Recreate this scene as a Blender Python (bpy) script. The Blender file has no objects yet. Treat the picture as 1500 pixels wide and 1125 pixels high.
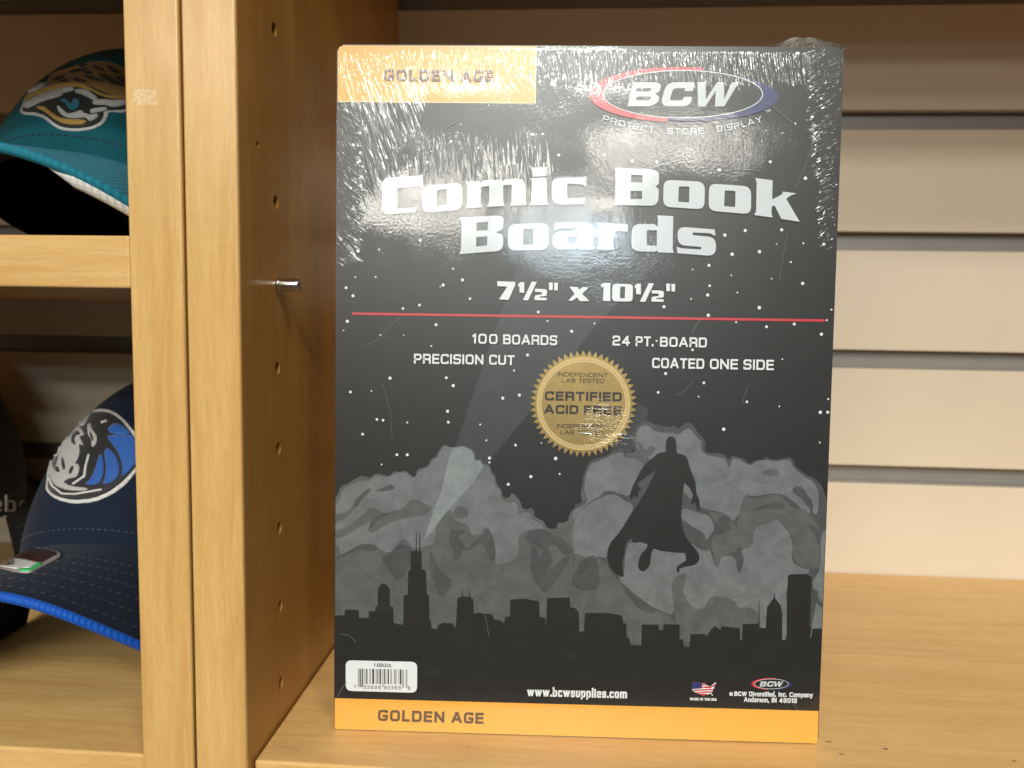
import bpy, bmesh, math, random
from mathutils import Vector, Matrix, geometry
from mathutils.bvhtree import BVHTree
random.seed(7)
C = bpy.context
S = C.scene
col = S.collection
MM = 0.001

# ------------------------------------------------------------------ camera
CAM = Vector((109.99, -246.70, 163.09))          # millimetres
YAW, PITCH, ROLL, FPX = -0.0639, -0.0833, 0.0163, 1075.4
cy, sy, cp, sp, cr, sr = math.cos(YAW), math.sin(YAW), math.cos(PITCH), math.sin(PITCH), math.cos(ROLL), math.sin(ROLL)
FWD = Vector((sy * cp, cy * cp, sp))
R0 = Vector((cy, -sy, 0)); U0 = R0.cross(FWD)
RGT = cr * R0 + sr * U0
UPV = -sr * R0 + cr * U0
cd = bpy.data.cameras.new('camera'); cam = bpy.data.objects.new('camera', cd); col.objects.link(cam)
cd.sensor_width = 36.0; cd.lens = FPX / 1500 * 36.0
cd.clip_start = 0.01; cd.clip_end = 60
m = Matrix((RGT, UPV, -FWD)).transposed().to_4x4(); m.translation = CAM * MM
cam.matrix_world = m
cd.dof.use_dof = True; cd.dof.focus_distance = 0.281; cd.dof.aperture_fstop = 10.0
S.camera = cam

# ------------------------------------------------------------------ world and lamps
w = bpy.data.worlds.new('World'); S.world = w; w.use_nodes = True
bg = w.node_tree.nodes['Background']
bg.inputs[0].default_value = (1.0, 0.96, 0.90, 1); bg.inputs[1].default_value = 0.085
S.view_settings.view_transform = 'Standard'; S.view_settings.look = 'None'
S.view_settings.exposure = 0.0; S.view_settings.gamma = 1.0

TGT = Vector((0.12, 0.02, 0.16))
def troffer(name, x, y, z, sx, syy, rad, colr):
    """a ceiling light panel facing down, given by its radiance"""
    l = bpy.data.lights.new(name, 'AREA'); l.shape = 'RECTANGLE'; l.size = sx; l.size_y = syy
    l.energy = 1.27 * rad * math.pi * sx * syy; l.color = colr
    o = bpy.data.objects.new(name, l); col.objects.link(o); o.location = (x, y, z)
    return o
HC = 1.5
def lamp(az, slope, rad, colr, sx=0.55, syy=0.55, hc=HC):
    d = hc / slope                        # distance in -Y so that the light falls at this slope in the YZ plane
    return troffer('ceiling_light', TGT.x + d * math.tan(math.radians(az)), TGT.y - d, TGT.z + hc, sx, syy, rad, colr)
WARM = (1.0, 0.965, 0.86); NEUT = (1.0, 0.995, 0.935); COOL = (0.72, 0.90, 1.0)
lamp(30, 1.24, 26, NEUT, 0.34, 0.34)
lamp(5, 0.70, 66, NEUT, 0.5, 0.4)
lamp(1, 0.475, 56, NEUT, 0.9, 0.45)
lamp(-25, 0.375, 44, NEUT, 0.9, 0.5)
lamp(12.2, 0.325, 34, WARM, 0.95, 0.40)
lamp(-8.0, 0.238, 36, WARM, 1.25, 0.8)
lamp(5.2, 0.236, 26, WARM, 1.0, 0.55)
lamp(5.0, 0.188, 34, COOL, 1.3, 0.8)

# ------------------------------------------------------------------ scene-graph helpers
def thing(name, label, cat, loc=(0, 0, 0), group=None):
    o = bpy.data.objects.new(name, None); col.objects.link(o)
    o.empty_display_size = 0.02; o.location = Vector(loc)
    o['label'] = label; o['category'] = cat
    if group: o['group'] = group
    return o
def finish(name, bm, mat, parent=None, smooth=False, label=None):
    me = bpy.data.meshes.new(name)
    bmesh.ops.recalc_face_normals(bm, faces=bm.faces[:])
    bm.to_mesh(me); bm.free()
    if smooth:
        me.polygons.foreach_set('use_smooth', [True] * len(me.polygons))
    return link(name, me, mat, parent, label)
def link(name, me, mat, parent=None, label=None):
    if mat and not me.materials: me.materials.append(mat)
    o = bpy.data.objects.new(name, me); col.objects.link(o)
    if parent: o.parent = parent
    if label: o['label'] = label
    return o
def box_bm(x0, x1, y0, y1, z0, z1, bev=0.0, seg=2):
    """box in millimetres"""
    bm = bmesh.new()
    bmesh.ops.create_cube(bm, size=1.0)
    for v in bm.verts:
        v.co = Vector(((x0 + x1) / 2 + v.co.x * (x1 - x0), (y0 + y1) / 2 + v.co.y * (y1 - y0), (z0 + z1) / 2 + v.co.z * (z1 - z0))) * MM
    if bev: bmesh.ops.bevel(bm, geom=bm.edges[:], offset=bev * MM, segments=seg, profile=0.5, affect='EDGES')
    return bm
def lathe_bm(profile, n=24, axis='Z', origin=(0, 0, 0)):
    """profile: list of (r, h) in mm turned about an axis"""
    bm = bmesh.new(); rings = []
    for r, h in profile:
        ring = []
        for i in range(n):
            a = 2 * math.pi * i / n
            p = Vector((r * math.cos(a), r * math.sin(a), h))
            if axis == 'X': p = Vector((p.z, p.x, p.y))
            ring.append(bm.verts.new((p + Vector(origin)) * MM))
        rings.append(ring)
    for a, b in zip(rings, rings[1:]):
        for i in range(n): bm.faces.new((a[i], a[(i + 1) % n], b[(i + 1) % n], b[i]))
    bm.faces.new(rings[0][::-1]); bm.faces.new(rings[-1])
    return bm
def tube_bm(bm, pts, r, n=6):
    rings = []
    for i, p in enumerate(pts):
        t = (pts[min(i + 1, len(pts) - 1)] - pts[max(i - 1, 0)]).normalized()
        a = t.orthogonal().normalized() if i == 0 else (a - t * a.dot(t)).normalized()
        b = t.cross(a)
        rings.append([bm.verts.new((p + (a * math.cos(2 * math.pi * k / n) + b * math.sin(2 * math.pi * k / n)) * r) * MM) for k in range(n)])
    for p, q in zip(rings, rings[1:]):
        for k in range(n): bm.faces.new((p[k], p[(k + 1) % n], q[(k + 1) % n], q[k]))
    bm.faces.new(rings[0][::-1]); bm.faces.new(rings[-1])
    return bm

# ------------------------------------------------------------------ node expression helper
class X:
    """a scalar socket that can be added, multiplied, ..."""
    def __init__(s, g, sock): s.g = g; s.s = sock
    def _b(s, op, o, rev=False, c=None):
        n = s.g.nodes.new('ShaderNodeMath'); n.operation = op
        a, b = (o, s) if rev else (s, o)
        for i, q in ((0, a), (1, b)) + (((2, c),) if c is not None else ()):
            if isinstance(q, X): s.g.links.new(q.s, n.inputs[i])
            else: n.inputs[i].default_value = q
        return X(s.g, n.outputs[0])
    def __add__(s, o): return s._b('ADD', o)
    __radd__ = __add__
    def __mul__(s, o): return s._b('MULTIPLY', o)
    __rmul__ = __mul__
    def __sub__(s, o): return s._b('SUBTRACT', o)
    def __rsub__(s, o): return s._b('SUBTRACT', o, True)
    def __truediv__(s, o): return s._b('DIVIDE', o)
    def pw(s, o): return s._b('POWER', o)
    def mx(s, o): return s._b('MAXIMUM', o)
    def mn(s, o): return s._b('MINIMUM', o)
    def ab(s): return s._b('ABSOLUTE', 0.0)
    def sin(s): return s._b('SINE', 0.0)
    def ss(s, a, b):
        n = s.g.nodes.new('ShaderNodeMapRange'); n.interpolation_type = 'SMOOTHSTEP'
        s.g.links.new(s.s, n.inputs[0]); n.inputs[1].default_value = a; n.inputs[2].default_value = b
        return X(s.g, n.outputs[0])
    def inv(s): return 1.0 - s
class G:
    def __init__(s, mat): s.mat = mat; s.t = mat.node_tree; s.nodes = s.t.nodes
    def coords(s):
        n = s.nodes.new('ShaderNodeTexCoord'); q = s.nodes.new('ShaderNodeSeparateXYZ')
        s.t.links.new(n.outputs['Object'], q.inputs[0])
        return [X(s.t, q.outputs[i]) * 1000.0 for i in range(3)]          # millimetres
    def vec(s, x, y, z):
        n = s.nodes.new('ShaderNodeCombineXYZ')
        for i, q in enumerate((x, y, z)):
            if isinstance(q, X): s.t.links.new(q.s, n.inputs[i])
            else: n.inputs[i].default_value = q
        return n.outputs[0]
    def noise(s, v, scale=1.0, det=2.0, rough=0.5, dist=0.0):
        n = s.nodes.new('ShaderNodeTexNoise'); n.inputs['Scale'].default_value = scale; n.inputs['Detail'].default_value = det
        n.inputs['Roughness'].default_value = rough; n.inputs['Distortion'].default_value = dist
        s.t.links.new(v, n.inputs['Vector'])
        return X(s.t, n.outputs[0])
    def mix(s, f, a, b):
        n = s.nodes.new('ShaderNodeMix'); n.data_type = 'RGBA'
        if isinstance(f, X): s.t.links.new(f.s, n.inputs[0])
        else: n.inputs[0].default_value = f
        for i, q in ((6, a), (7, b)):
            if isinstance(q, tuple): n.inputs[i].default_value = (*q[:3], 1)
            else: s.t.links.new(q, n.inputs[i])
        return n.outputs[2]
    def bump(s, h, dist=0.001, strength=1.0):
        n = s.nodes.new('ShaderNodeBump'); n.inputs['Strength'].default_value = strength; n.inputs['Distance'].default_value = dist
        s.t.links.new(h.s, n.inputs['Height']); return n.outputs[0]
    def bsdf(s): return s.nodes['Principled BSDF']
    def put(s, name, v):
        i = s.bsdf().inputs[name]
        if isinstance(v, X): s.t.links.new(v.s, i)
        elif isinstance(v, tuple): i.default_value = (*v[:3], 1)
        elif isinstance(v, (int, float)): i.default_value = v
        else: s.t.links.new(v, i)
def newmat(name):
    mt = bpy.data.materials.new(name); mt.use_nodes = True; return mt, G(mt)
def lin(r, g, b):
    f = lambda c: (c / 255 / 12.92) if c <= 10 else ((c / 255 + 0.055) / 1.055) ** 2.4
    return (f(r), f(g), f(b))
def sc(c, k): return tuple(min(1, v * k) for v in c)

# ------------------------------------------------------------------ materials
def wood(name, grain, base, dark, light, rough=0.34, marks=None):
    mt, g = newmat(name); x, y, z = g.coords()
    al, ac, ac2 = {'Z': (z, x, y), 'X': (x, y, z)}[grain]
    wob = g.noise(g.vec(al * 0.02, ac * 0.03, ac2 * 0.03), 1, 2) * 9.0
    big = g.noise(g.vec(al * 0.006, (ac + wob) * 0.075, ac2 * 0.05), 1.0, 3.0, 0.55)
    med = g.noise(g.vec(al * 0.018, (ac + wob * 0.4) * 0.33, ac2 * 0.33), 1.0, 3.0, 0.6)
    blot = g.noise(g.vec(al * 0.03, ac * 0.06, ac2 * 0.06), 1.0, 3.0, 0.6)
    fib = g.noise(g.vec(al * 0.11, ac * 2.6, ac2 * 2.6), 1.0, 2.0, 0.6)
    pore = g.noise(g.vec(al * 0.35, ac * 3.2, ac2 * 3.2), 1.0, 1.0).ss(0.66, 0.8)
    c = g.mix(big.ss(0.3, 0.72), dark, base)
    c = g.mix((med.ss(0.35, 0.75)) * 0.38, c, light)
    c = g.mix(blot.ss(0.5, 0.8) * 0.35, c, sc(dark, 0.93))
    c = g.mix(fib.ss(0.38, 0.72) * 0.3, c, sc(dark, 0.72))
    c = g.mix(pore * 0.5, c, sc(dark, 0.45))
    if marks: c = marks(g, x, y, z, c)
    g.put('Base Color', c); g.put('Roughness', blot * 0.16 + (rough - 0.08)); g.put('Specular IOR Level', 0.5)
    g.put('Normal', g.bump(fib * 0.012 + pore * -0.02 + blot * 0.05, 0.001, 1.0))
    return mt
MB = lin(217, 174, 108); MD = lin(202, 154, 87); ML = lin(230, 194, 128)
def blob(g, x, y, px, py, rx, ry, soft, wob):
    dx = (x - px) / rx; dy = (y - py) / ry
    return ((dx * dx + dy * dy).pw(0.5) + wob).ss(1.0, 1.0 - soft)
def shelf_marks(g, x, y, z, c):
    n1 = (g.noise(g.vec(x, y, z), 0.9, 3, 0.7) - 0.5) * 1.6
    tot = None
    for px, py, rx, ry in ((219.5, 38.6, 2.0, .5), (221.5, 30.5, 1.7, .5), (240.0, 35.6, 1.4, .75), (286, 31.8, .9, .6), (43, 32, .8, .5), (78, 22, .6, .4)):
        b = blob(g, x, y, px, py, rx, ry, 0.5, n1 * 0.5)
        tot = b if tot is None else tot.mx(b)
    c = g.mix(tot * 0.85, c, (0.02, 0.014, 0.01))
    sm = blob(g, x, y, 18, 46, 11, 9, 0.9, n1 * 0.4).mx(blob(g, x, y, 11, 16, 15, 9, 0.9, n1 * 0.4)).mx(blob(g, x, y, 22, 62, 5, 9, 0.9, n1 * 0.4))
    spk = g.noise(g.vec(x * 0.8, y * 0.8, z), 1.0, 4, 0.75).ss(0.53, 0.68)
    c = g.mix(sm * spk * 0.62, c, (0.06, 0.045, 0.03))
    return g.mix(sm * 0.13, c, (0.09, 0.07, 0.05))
def residue(g, x, y, z, c):
    n1 = g.noise(g.vec(x * 0.9, y, z * 0.9), 1.0, 3, 0.7)
    b = ((x + 31.8).ab().ss(4.4, 3.9)) * ((z - 237.0).ab().ss(2.8, 2.3)) * n1.ss(0.4, 0.56)
    d = g.noise(g.vec(x * 0.5, y, z * 0.16), 1.0, 2, 0.6).ss(0.73, 0.78)
    return g.mix(b * 0.38, g.mix(d * 0.25, c, (0.12, 0.06, 0.03)), lin(238, 222, 196))
M_panel = wood('maple_vertical', 'Z', MB, MD, ML, 0.30, residue)
shade_tint = lambda c: (c[0] * 0.68, c[1] * 0.57, c[2] * 0.38)  # maple darkened so the side faces carry their shade in the colour
M_panel_shaded = wood('maple_vertical_shaded', 'Z', shade_tint(MB), shade_tint(MD), shade_tint(ML), 0.30)
M_shelf = wood('maple_shelf', 'X', lin(224, 182, 116), lin(211, 163, 97), lin(236, 201, 142), 0.36, shelf_marks)
M_rail = wood('maple_rail', 'X', lin(223, 182, 116), lin(207, 160, 94), lin(236, 201, 142), 0.34)
def plain(name, colr, rough, spec=0.5, metal=0.0, var=0.08, vs=0.3, bmp=0.0, bs=1.0):
    mt, g = newmat(name); x, y, z = g.coords()
    n = g.noise(g.vec(x, y, z), vs, 4, 0.6)
    g.put('Base Color', g.mix(n, sc(colr, 1 - var), sc(colr, 1 + var)))
    g.put('Roughness', n * 0.1 + (rough - 0.05)); g.put('Specular IOR Level', spec); g.put('Metallic', metal)
    if bmp: g.put('Normal', g.bump(g.noise(g.vec(x, y, z), bs, 3) * bmp))
    return mt
mt, g = newmat('beige_laminate'); x, y, z = g.coords()
n_ = g.noise(g.vec(x * 0.02, y, z * 0.03), 1.0, 4, 0.6)
sl_ = lin(214, 200, 178)
c = g.mix(n_, sc(sl_, 0.965), sc(sl_, 1.03))
c = g.mix(g.noise(g.vec(x * 0.35, 2.0, z * 0.5), 1.0, 3, 0.8).ss(0.735, 0.77) * 0.4, c, lin(150, 120, 92))            # flecks
c = g.mix(g.noise(g.vec(x * 0.018, 6.0, z * 1.1), 1.0, 4, 0.75).ss(0.62, 0.74) * 0.14, c, lin(176, 156, 130))        # long rub marks from hooks
g.put('Base Color', c); g.put('Roughness', n_ * 0.16 + 0.34); g.put('Specular IOR Level', 0.45)
g.put('Normal', g.bump(g.noise(g.vec(x, y, z), 0.4, 3) * 0.02)); M_slat = mt
M_groove = plain('grey_groove_insert', lin(150, 146, 140), 0.38, 0.5, 0.25, 0.08, 0.05)
M_groovecore = plain('groove_core_board', lin(88, 72, 56), 0.7, 0.3, 0, 0.1, 0.2)
M_steel = plain('nickel_steel', (0.62, 0.59, 0.54), 0.2, 0.5, 1.0, 0.05, 0.5)

# film: the shrink wrap lies on the print, a clear coat with its own wrinkles over every printed layer
def film_height(g):
    x, y, z = g.coords()
    W_, H_ = 191.5, 268.0
    fine = g.noise(g.vec(x * 0.95, 0.0, z * 0.95), 1.0, 3, 0.65) - 0.5
    wav = g.noise(g.vec(x * 0.10, 3.0, z * 0.06), 1.0, 3, 0.55) - 0.5
    wav2 = g.noise(g.vec(x * 0.022, 9.0, z * 0.022), 1.0, 1) - 0.5
    # where the film is taut it is smoother; scuffed patches in the upper middle
    rough_zone = g.noise(g.vec(x * 0.035, 5.0, z * 0.05), 1.0, 2).ss(0.35, 0.65)
    h = fine * (rough_zone * 0.03 + 0.012) + wav * 0.06 + wav2 * 0.5
    ec_ = lambda d, wd, am: (1.0 - (d / wd).mn(1.0)).pw(2.0) * am
    h = h - ec_(W_ - x, 11.0, 1.3) - ec_(x, 9.0, 1.0) - ec_(H_ - z, 9.0, 0.6)
    def streak(along, across, fa, fc, seed, lo=0.5, hi=0.64):
        n = g.noise(g.vec(along * fa, seed, across * fc), 1.0, 2, 0.55)
        return 1.0 - (n * 2.0 - 1.0).ab() * 2.2
    wob = g.noise(g.vec(x * 0.05, 21.0, z * 0.05), 1.0, 2)
    # top edge: dense short tucks running down from the edge
    dv = H_ - z
    lim = g.noise(g.vec(x * 0.35, 1.0, 0.0), 1.0, 1) * 12.0 + 8.5
    tm = (dv / lim).ss(1.05, 0.55) * dv.ss(1.5, 4.0)
    tops = streak(z + x * 0.05, x - dv * 0.16, 0.06, 0.42, 3.0)
    h = h + tm * (tops - 0.5) * 0.50
    # top left corner fans out diagonally
    tl = blob(g, x, z, 8, 246, 30, 40, 0.75, (wob - 0.5) * 0.5)
    h = h + tl * (streak(x * 0.35 - z, x * 1.0 + z * 0.36, 0.03, 0.30, 8.0) - 0.5) * 0.62
    # right edge: slanted tucks
    du = W_ - x
    rm = (du / (g.noise(g.vec(0.0, 4.0, z * 0.3), 1.0, 1) * 7.0 + 4.5 + (z - 195.0).ss(0, 70) * 6.0)).ss(1.05, 0.5) * z.ss(184, 205) * du.ss(0.6, 1.6)
    h = h + rm * (streak(x + z * 0.5, z - x * 0.5, 0.05, 0.27, 12.0) - 0.5) * 1.35
    # left edge: tucks that curve down to the right
    lm = (x / (g.noise(g.vec(0.0, 7.0, z * 0.2), 1.0, 1) * 12.0 + 4.0)).ss(1.05, 0.55) * z.ss(180, 198) * z.ss(250, 236)
    h = h + lm * (streak(x - z * 0.6, z + x * 0.75, 0.05, 0.29, 17.0) - 0.5) * 1.15
    # tension folds under the orange tab and above the title
    fm = blob(g, x, z, 46, 226, 40, 14, 0.9, (wob - 0.5) * 0.8)
    h = h + fm * (streak(z, x + z * 0.12, 0.03, 0.26, 23.0) - 0.5) * 0.30
    fm2 = blob(g, x, z, 74, 221, 12, 16, 0.9, (wob - 0.5) * 0.6)
    h = h + fm2 * (streak(z, x + z * 0.1, 0.03, 0.3, 29.0) - 0.5) * 0.35
    # puckers over the seal
    sm = blob(g, x, z, 106, 124, 17, 13, 0.9, (wob - 0.5) * 0.8)
    h = h + sm * (streak(x, z + x * 0.12, 0.07, 0.5, 31.0) - 0.5) * 0.45
    # folds at the lower right corner
    bm_ = blob(g, x, z, 184, 14, 14, 24, 0.8, (wob - 0.5) * 0.6)
    h = h + bm_ * (streak(z - x * 0.5, x + z * 0.55, 0.03, 0.2, 37.0) - 0.5) * 0.3
    return h
def make_film_group():
    grp = bpy.data.node_groups.new('shrink_film', 'ShaderNodeTree')
    grp.interface.new_socket('Normal', in_out='OUTPUT', socket_type='NodeSocketVector')
    class Q(G):
        def __init__(s, t): s.t = t; s.nodes = t.nodes
    g = Q(grp); h = film_height(g)
    o = grp.nodes.new('NodeGroupOutput'); grp.links.new(g.bump(h, 0.001, 1.0), o.inputs[0])
    return grp
FILM = make_film_group()
def printed(name, colr, var=0.07, metal=0.0, rough=0.36, soft=0.0):
    mt, g = newmat(name); x, y, z = g.coords()
    n = g.noise(g.vec(x * 0.5, 0.0, z * 0.5), 1.0, 4, 0.65)
    f = g.noise(g.vec(x * 2.2, 0.0, z * 2.2), 1.0, 2, 0.7)
    c = g.mix(n, sc(colr, 1 - var), sc(colr, 1 + var))
    c = g.mix(f.ss(0.35, 0.75) * 0.6, c, sc(colr, 1 - 2.6 * var))
    gr_ = g.noise(g.vec(x * 0.07, 3.0, z * 0.07), 1.0, 5, 0.75).ss(0.42, 0.7)
    c = g.mix(gr_ * 0.5, c, sc(colr, 1 + 1.8 * var))
    if soft:
        a_ = g.noise(g.vec(x * 0.11, 7.0, z * 0.13), 1.0, 6, 0.68, 0.6)
        c = g.mix(a_.ss(0.36, 0.66), g.mix(soft, c, sc(colr, 0.6)), g.mix(soft, c, sc(colr, 1.35)))
    sf = g.noise(g.vec(x * 0.09, 2.0, z * 0.13), 1.0, 5, 0.72).ss(0.52, 0.85) * 0.03
    c = g.mix(sf, c, (0.5, 0.5, 0.48))                      # scuffs and dust on the wrap
    g.put('Base Color', c); g.put('Roughness', rough); g.put('Specular IOR Level', 0.75); g.put('Metallic', metal)
    g.put('Coat Weight', 1.0); g.put('Coat Roughness', 0.045); g.put('Coat IOR', 1.5)
    q = g.nodes.new('ShaderNodeGroup'); q.node_tree = FILM
    g.t.links.new(q.outputs[0], g.bsdf().inputs['Coat Normal'])
    return mt
P_black = printed('print_black', (0.0135, 0.0135, 0.0132), 0.12)
P_shadow = printed('print_deep_black', (0.012, 0.012, 0.012))
P_sky_beam = printed('print_beam_grey', (0.040, 0.042, 0.042), 0.1)
P_sil = printed('print_silhouette', (0.0125, 0.0123, 0.0117), 0.12)
P_t1 = printed('print_grey_dark', (0.064, 0.068, 0.067), 0.13, soft=0.36)
P_t2 = printed('print_grey_mid', (0.094, 0.100, 0.099), 0.13, soft=0.36)
P_t3 = printed('print_grey_light', (0.146, 0.157, 0.157), 0.13, soft=0.36)
P_t4 = printed('print_grey_pale', (0.225, 0.242, 0.243), 0.13, soft=0.3)
P_white = printed('print_white', (0.74, 0.77, 0.78), 0.03)
P_silver = printed('print_silver', (0.58, 0.62, 0.64), 0.03)
P_orange = printed('print_orange', (0.82, 0.40, 0.06), 0.03)
P_cream = printed('print_cream', (0.85, 0.70, 0.40), 0.03)
P_brown = printed('print_brown', (0.10, 0.052, 0.018), 0.05)
P_red = printed('print_red', (0.58, 0.035, 0.05), 0.05)
P_blue = printed('print_blue', (0.028, 0.035, 0.14), 0.05)
P_gold = printed('print_gold', (0.43, 0.30, 0.11), 0.14, 0.6, 0.34)
P_gold2 = printed('print_gold_light', (0.70, 0.50, 0.22), 0.05, 0.1, 0.42)
P_gold3 = printed('print_gold_mid', (0.52, 0.37, 0.15), 0.1, 0.6, 0.34)
P_ink = printed('print_ink', (0.03, 0.022, 0.014), 0.05)
P_grey = printed('print_bar_grey', (0.36, 0.36, 0.36), 0.04)

# ------------------------------------------------------------------ the cabinets
BACK = 246.7
cab_r = thing('display_cabinet', 'open maple cabinet with drilled side panel behind the black pack', 'cabinet', (0, 0, 0))
cab_l = thing('display_cabinet', 'open maple cabinet holding the caps, left of the gap between side panels', 'cabinet', (0, 0, 0))

def side_panel(x0, x1, parent, holes, small):
    bm = box_bm(x0, x1, 1.9, 246, -60, 420, 0)
    o = finish('side_panel', bm, M_panel_shaded, parent)
    eb = box_bm(x0 - 0.05, x1 + 0.05, 0, 1.88, -60, 420, 0)
    bmesh.ops.bevel(eb, geom=[e for e in eb.edges if all(v.co.y < 1e-5 for v in e.verts)], offset=0.8 * MM, segments=3, profile=0.5, affect='EDGES')
    finish('edge_band', eb, M_panel, o)
    if holes:
        cut = bmesh.new()
        for (yy, zz, rad, dep) in holes:
            b2 = lathe_bm([(rad, x1 - dep), (rad, x1 + 3)], 20, 'X', (0, yy, zz))
            me = bpy.data.meshes.new('t'); b2.to_mesh(me); b2.free(); cut.from_mesh(me); bpy.data.meshes.remove(me)
        bmesh.ops.recalc_face_normals(cut, faces=cut.faces[:])
        cm = bpy.data.meshes.new('cut'); cut.to_mesh(cm); cut.free()
        co = bpy.data.objects.new('cut', cm); col.objects.link(co)
        md = o.modifiers.new('b', 'BOOLEAN'); md.operation = 'DIFFERENCE'; md.solver = 'EXACT'; md.object = co
        C.view_layer.update()
        me = bpy.data.meshes.new_from_object(o.evaluated_get(C.evaluated_depsgraph_get()))
        o.modifiers.clear(); old = o.data; o.data = me
        bpy.data.meshes.remove(old); bpy.data.objects.remove(co); bpy.data.meshes.remove(cm)
        me.name = 'side_panel'
    return o
HY, HZ = 33.7, 15.9
holes = [(HY, HZ + 32 * k, 2.5, 9) for k in (0, 1, 2, 3, 4, 6, 8)] + [(17.3, 225.6, 1.2, 6)]
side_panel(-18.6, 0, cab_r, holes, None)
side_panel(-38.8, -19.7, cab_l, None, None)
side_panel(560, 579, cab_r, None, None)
finish('shelf', box_bm(0.6, 559.5, 5.8, 246, -18, 0, 1.0, 3), M_shelf, cab_r)
finish('shelf', box_bm(-560, -39.4, 5.8, 246, -18, 0, 1.0, 3), M_shelf, cab_l)
finish('shelf', box_bm(-560, -39.4, 1.6, 246, 172.8, 191.0, 0.9, 3), M_rail, cab_l)
finish('top_board', box_bm(0.5, 559.5, -31, 246, 387, 406, 1.0, 2), M_rail, cab_r)
finish('unseen_shade_rail', box_bm(-560, -39.4, -31, -13, 288, 406, 1.0, 2), M_rail, cab_l)  # unseen rail added to keep lamp light off the left bay's back wall
finish('top_board', box_bm(-560, -39.4, -12.5, 246, 387, 406, 1.0, 2), M_rail, cab_l)
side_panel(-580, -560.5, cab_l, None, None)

pin = thing('shelf_pin', 'small nickel shelf pin sticking out of a hole in the maple side panel', 'shelf pin', (0, 33.7 * MM, 176.2 * MM))
finish('pin_body', lathe_bm([(2.3, -8), (2.45, 0), (2.55, 1.2), (2.5, 8.6), (2.2, 9.3), (1.4, 9.6)], 32, 'X'), M_steel, pin, True)
finish('pin_collar', lathe_bm([(2.6, 1.0), (3.15, 1.15), (3.3, 1.5), (3.15, 1.85), (2.6, 2.0)], 32, 'X'), M_steel, pin, True)

# ------------------------------------------------------------------ slat wall
wall = thing('slat_wall', 'beige slat wall with dark horizontal grooves closing the back of the cabinets', 'wall', (0, BACK * MM, 0))
GT = 301.49
zb = []
for k in range(-1, 5):
    top = GT - 76.2 * (k - 1) - 12.0; bot = GT - 76.2 * k
    zb.append((max(bot, -30), top))
for bot, top in zb:
    finish('slat', box_bm(-700, 700, 0, 7, bot, top, 0.5, 2), M_slat, wall)
for k in range(-1, 4):
    z1 = GT - 76.2 * k
    # metal insert in each groove: back strip with a small rolled lip at the bottom
    bm = box_bm(-700, 700, 8.5, 9.5, z1 - 20, z1 + 8, 0)
    finish('groove_insert', bm, M_groove, wall)
    finish('groove_lip', box_bm(-700, 700, 2.0, 8.4, z1 - 12.0 + 0.1, z1 - 12.0 + 1.2, 0.4, 2), M_groove, wall)
finish('core_board', box_bm(-700, 700, 10, 16, -30, 445), M_groovecore, wall)

# ------------------------------------------------------------------ the pack of boards
AX = Vector((0.999279569, 0.0379710209, 0.000845416281)); UP = Vector((-0.00212681, 0.03371885, 0.99942909)); NN = AX.cross(UP)
ORG = Vector((23.293, 29.156, 0.0))
BW, BH, BD = 191.5, 268.0, 61.0
def ray(px, py): return (FWD + RGT * ((px - 750) / FPX) - UPV * ((py - 562.5) / FPX)).normalized()
def uv(px, py):
    """photograph pixel -> millimetres on the front of the pack"""
    d = ray(px, py); t = (ORG - CAM).dot(NN) / d.dot(NN); q = CAM + d * t - ORG
    return (q.dot(AX), q.dot(UP))
pack = thing('comic_board_pack', 'black shrink wrapped pack of comic book boards with orange bands standing on the shelf', 'board pack', ORG * MM)
pm = Matrix((AX, -NN, UP)).transposed().to_4x4(); pm.translation = ORG * MM; pack.matrix_world = pm

def round_rect(x0, y0, x1, y1, r, n=6):
    pts = []
    for cx_, cy_, a0 in ((x1 - r, y1 - r, 0), (x0 + r, y1 - r, 90), (x0 + r, y0 + r, 180), (x1 - r, y0 + r, 270)):
        for i in range(n + 1):
            a = math.radians(a0 + 90 * i / n); pts.append((cx_ + r * math.cos(a), cy_ + r * math.sin(a)))
    return pts
def slab_bm(pts, y0, y1, shear=0.0):
    bm = bmesh.new()
    f = [bm.verts.new(Vector((x, y0, z + shear * y0)) * MM) for x, z in pts]
    b = [bm.verts.new(Vector((x, y1, z + shear * y1)) * MM) for x, z in pts]
    bm.faces.new(f); bm.faces.new(b[::-1])
    for i in range(len(pts)): j = (i + 1) % len(pts); bm.faces.new((f[i], b[i], b[j], f[j]))
    return bm
mt, g = newmat('board_edges'); x, y, z = g.coords()
ln = g.noise(g.vec(x * 0.02, y * 1.9, z * 0.02), 1.0, 1)
g.put('Base Color', g.mix(ln.ss(0.35, 0.65), lin(205, 200, 190), lin(240, 236, 228))); g.put('Roughness', 0.6)
g.put('Coat Weight', 1.0); g.put('Coat Roughness', 0.12)
g.put('Normal', g.bump(ln * 0.3))
M_board = mt
finish('board_stack', slab_bm(round_rect(0.4, 0.0, BW - 0.4, BH - 0.6, 1.5), 0.75, BD, 0.0338), M_board, pack)
bm = slab_bm(round_rect(0, 0, BW, BH, 2.4), 0.0, 0.7)
edges = [e for e in bm.edges if all(abs(v.co.y) < 1e-7 for v in e.verts)]
bmesh.ops.bevel(bm, geom=edges, offset=0.4 * MM, segments=2, profile=0.5, affect='EDGES')
finish('cover_card', bm, P_black, pack)

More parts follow.
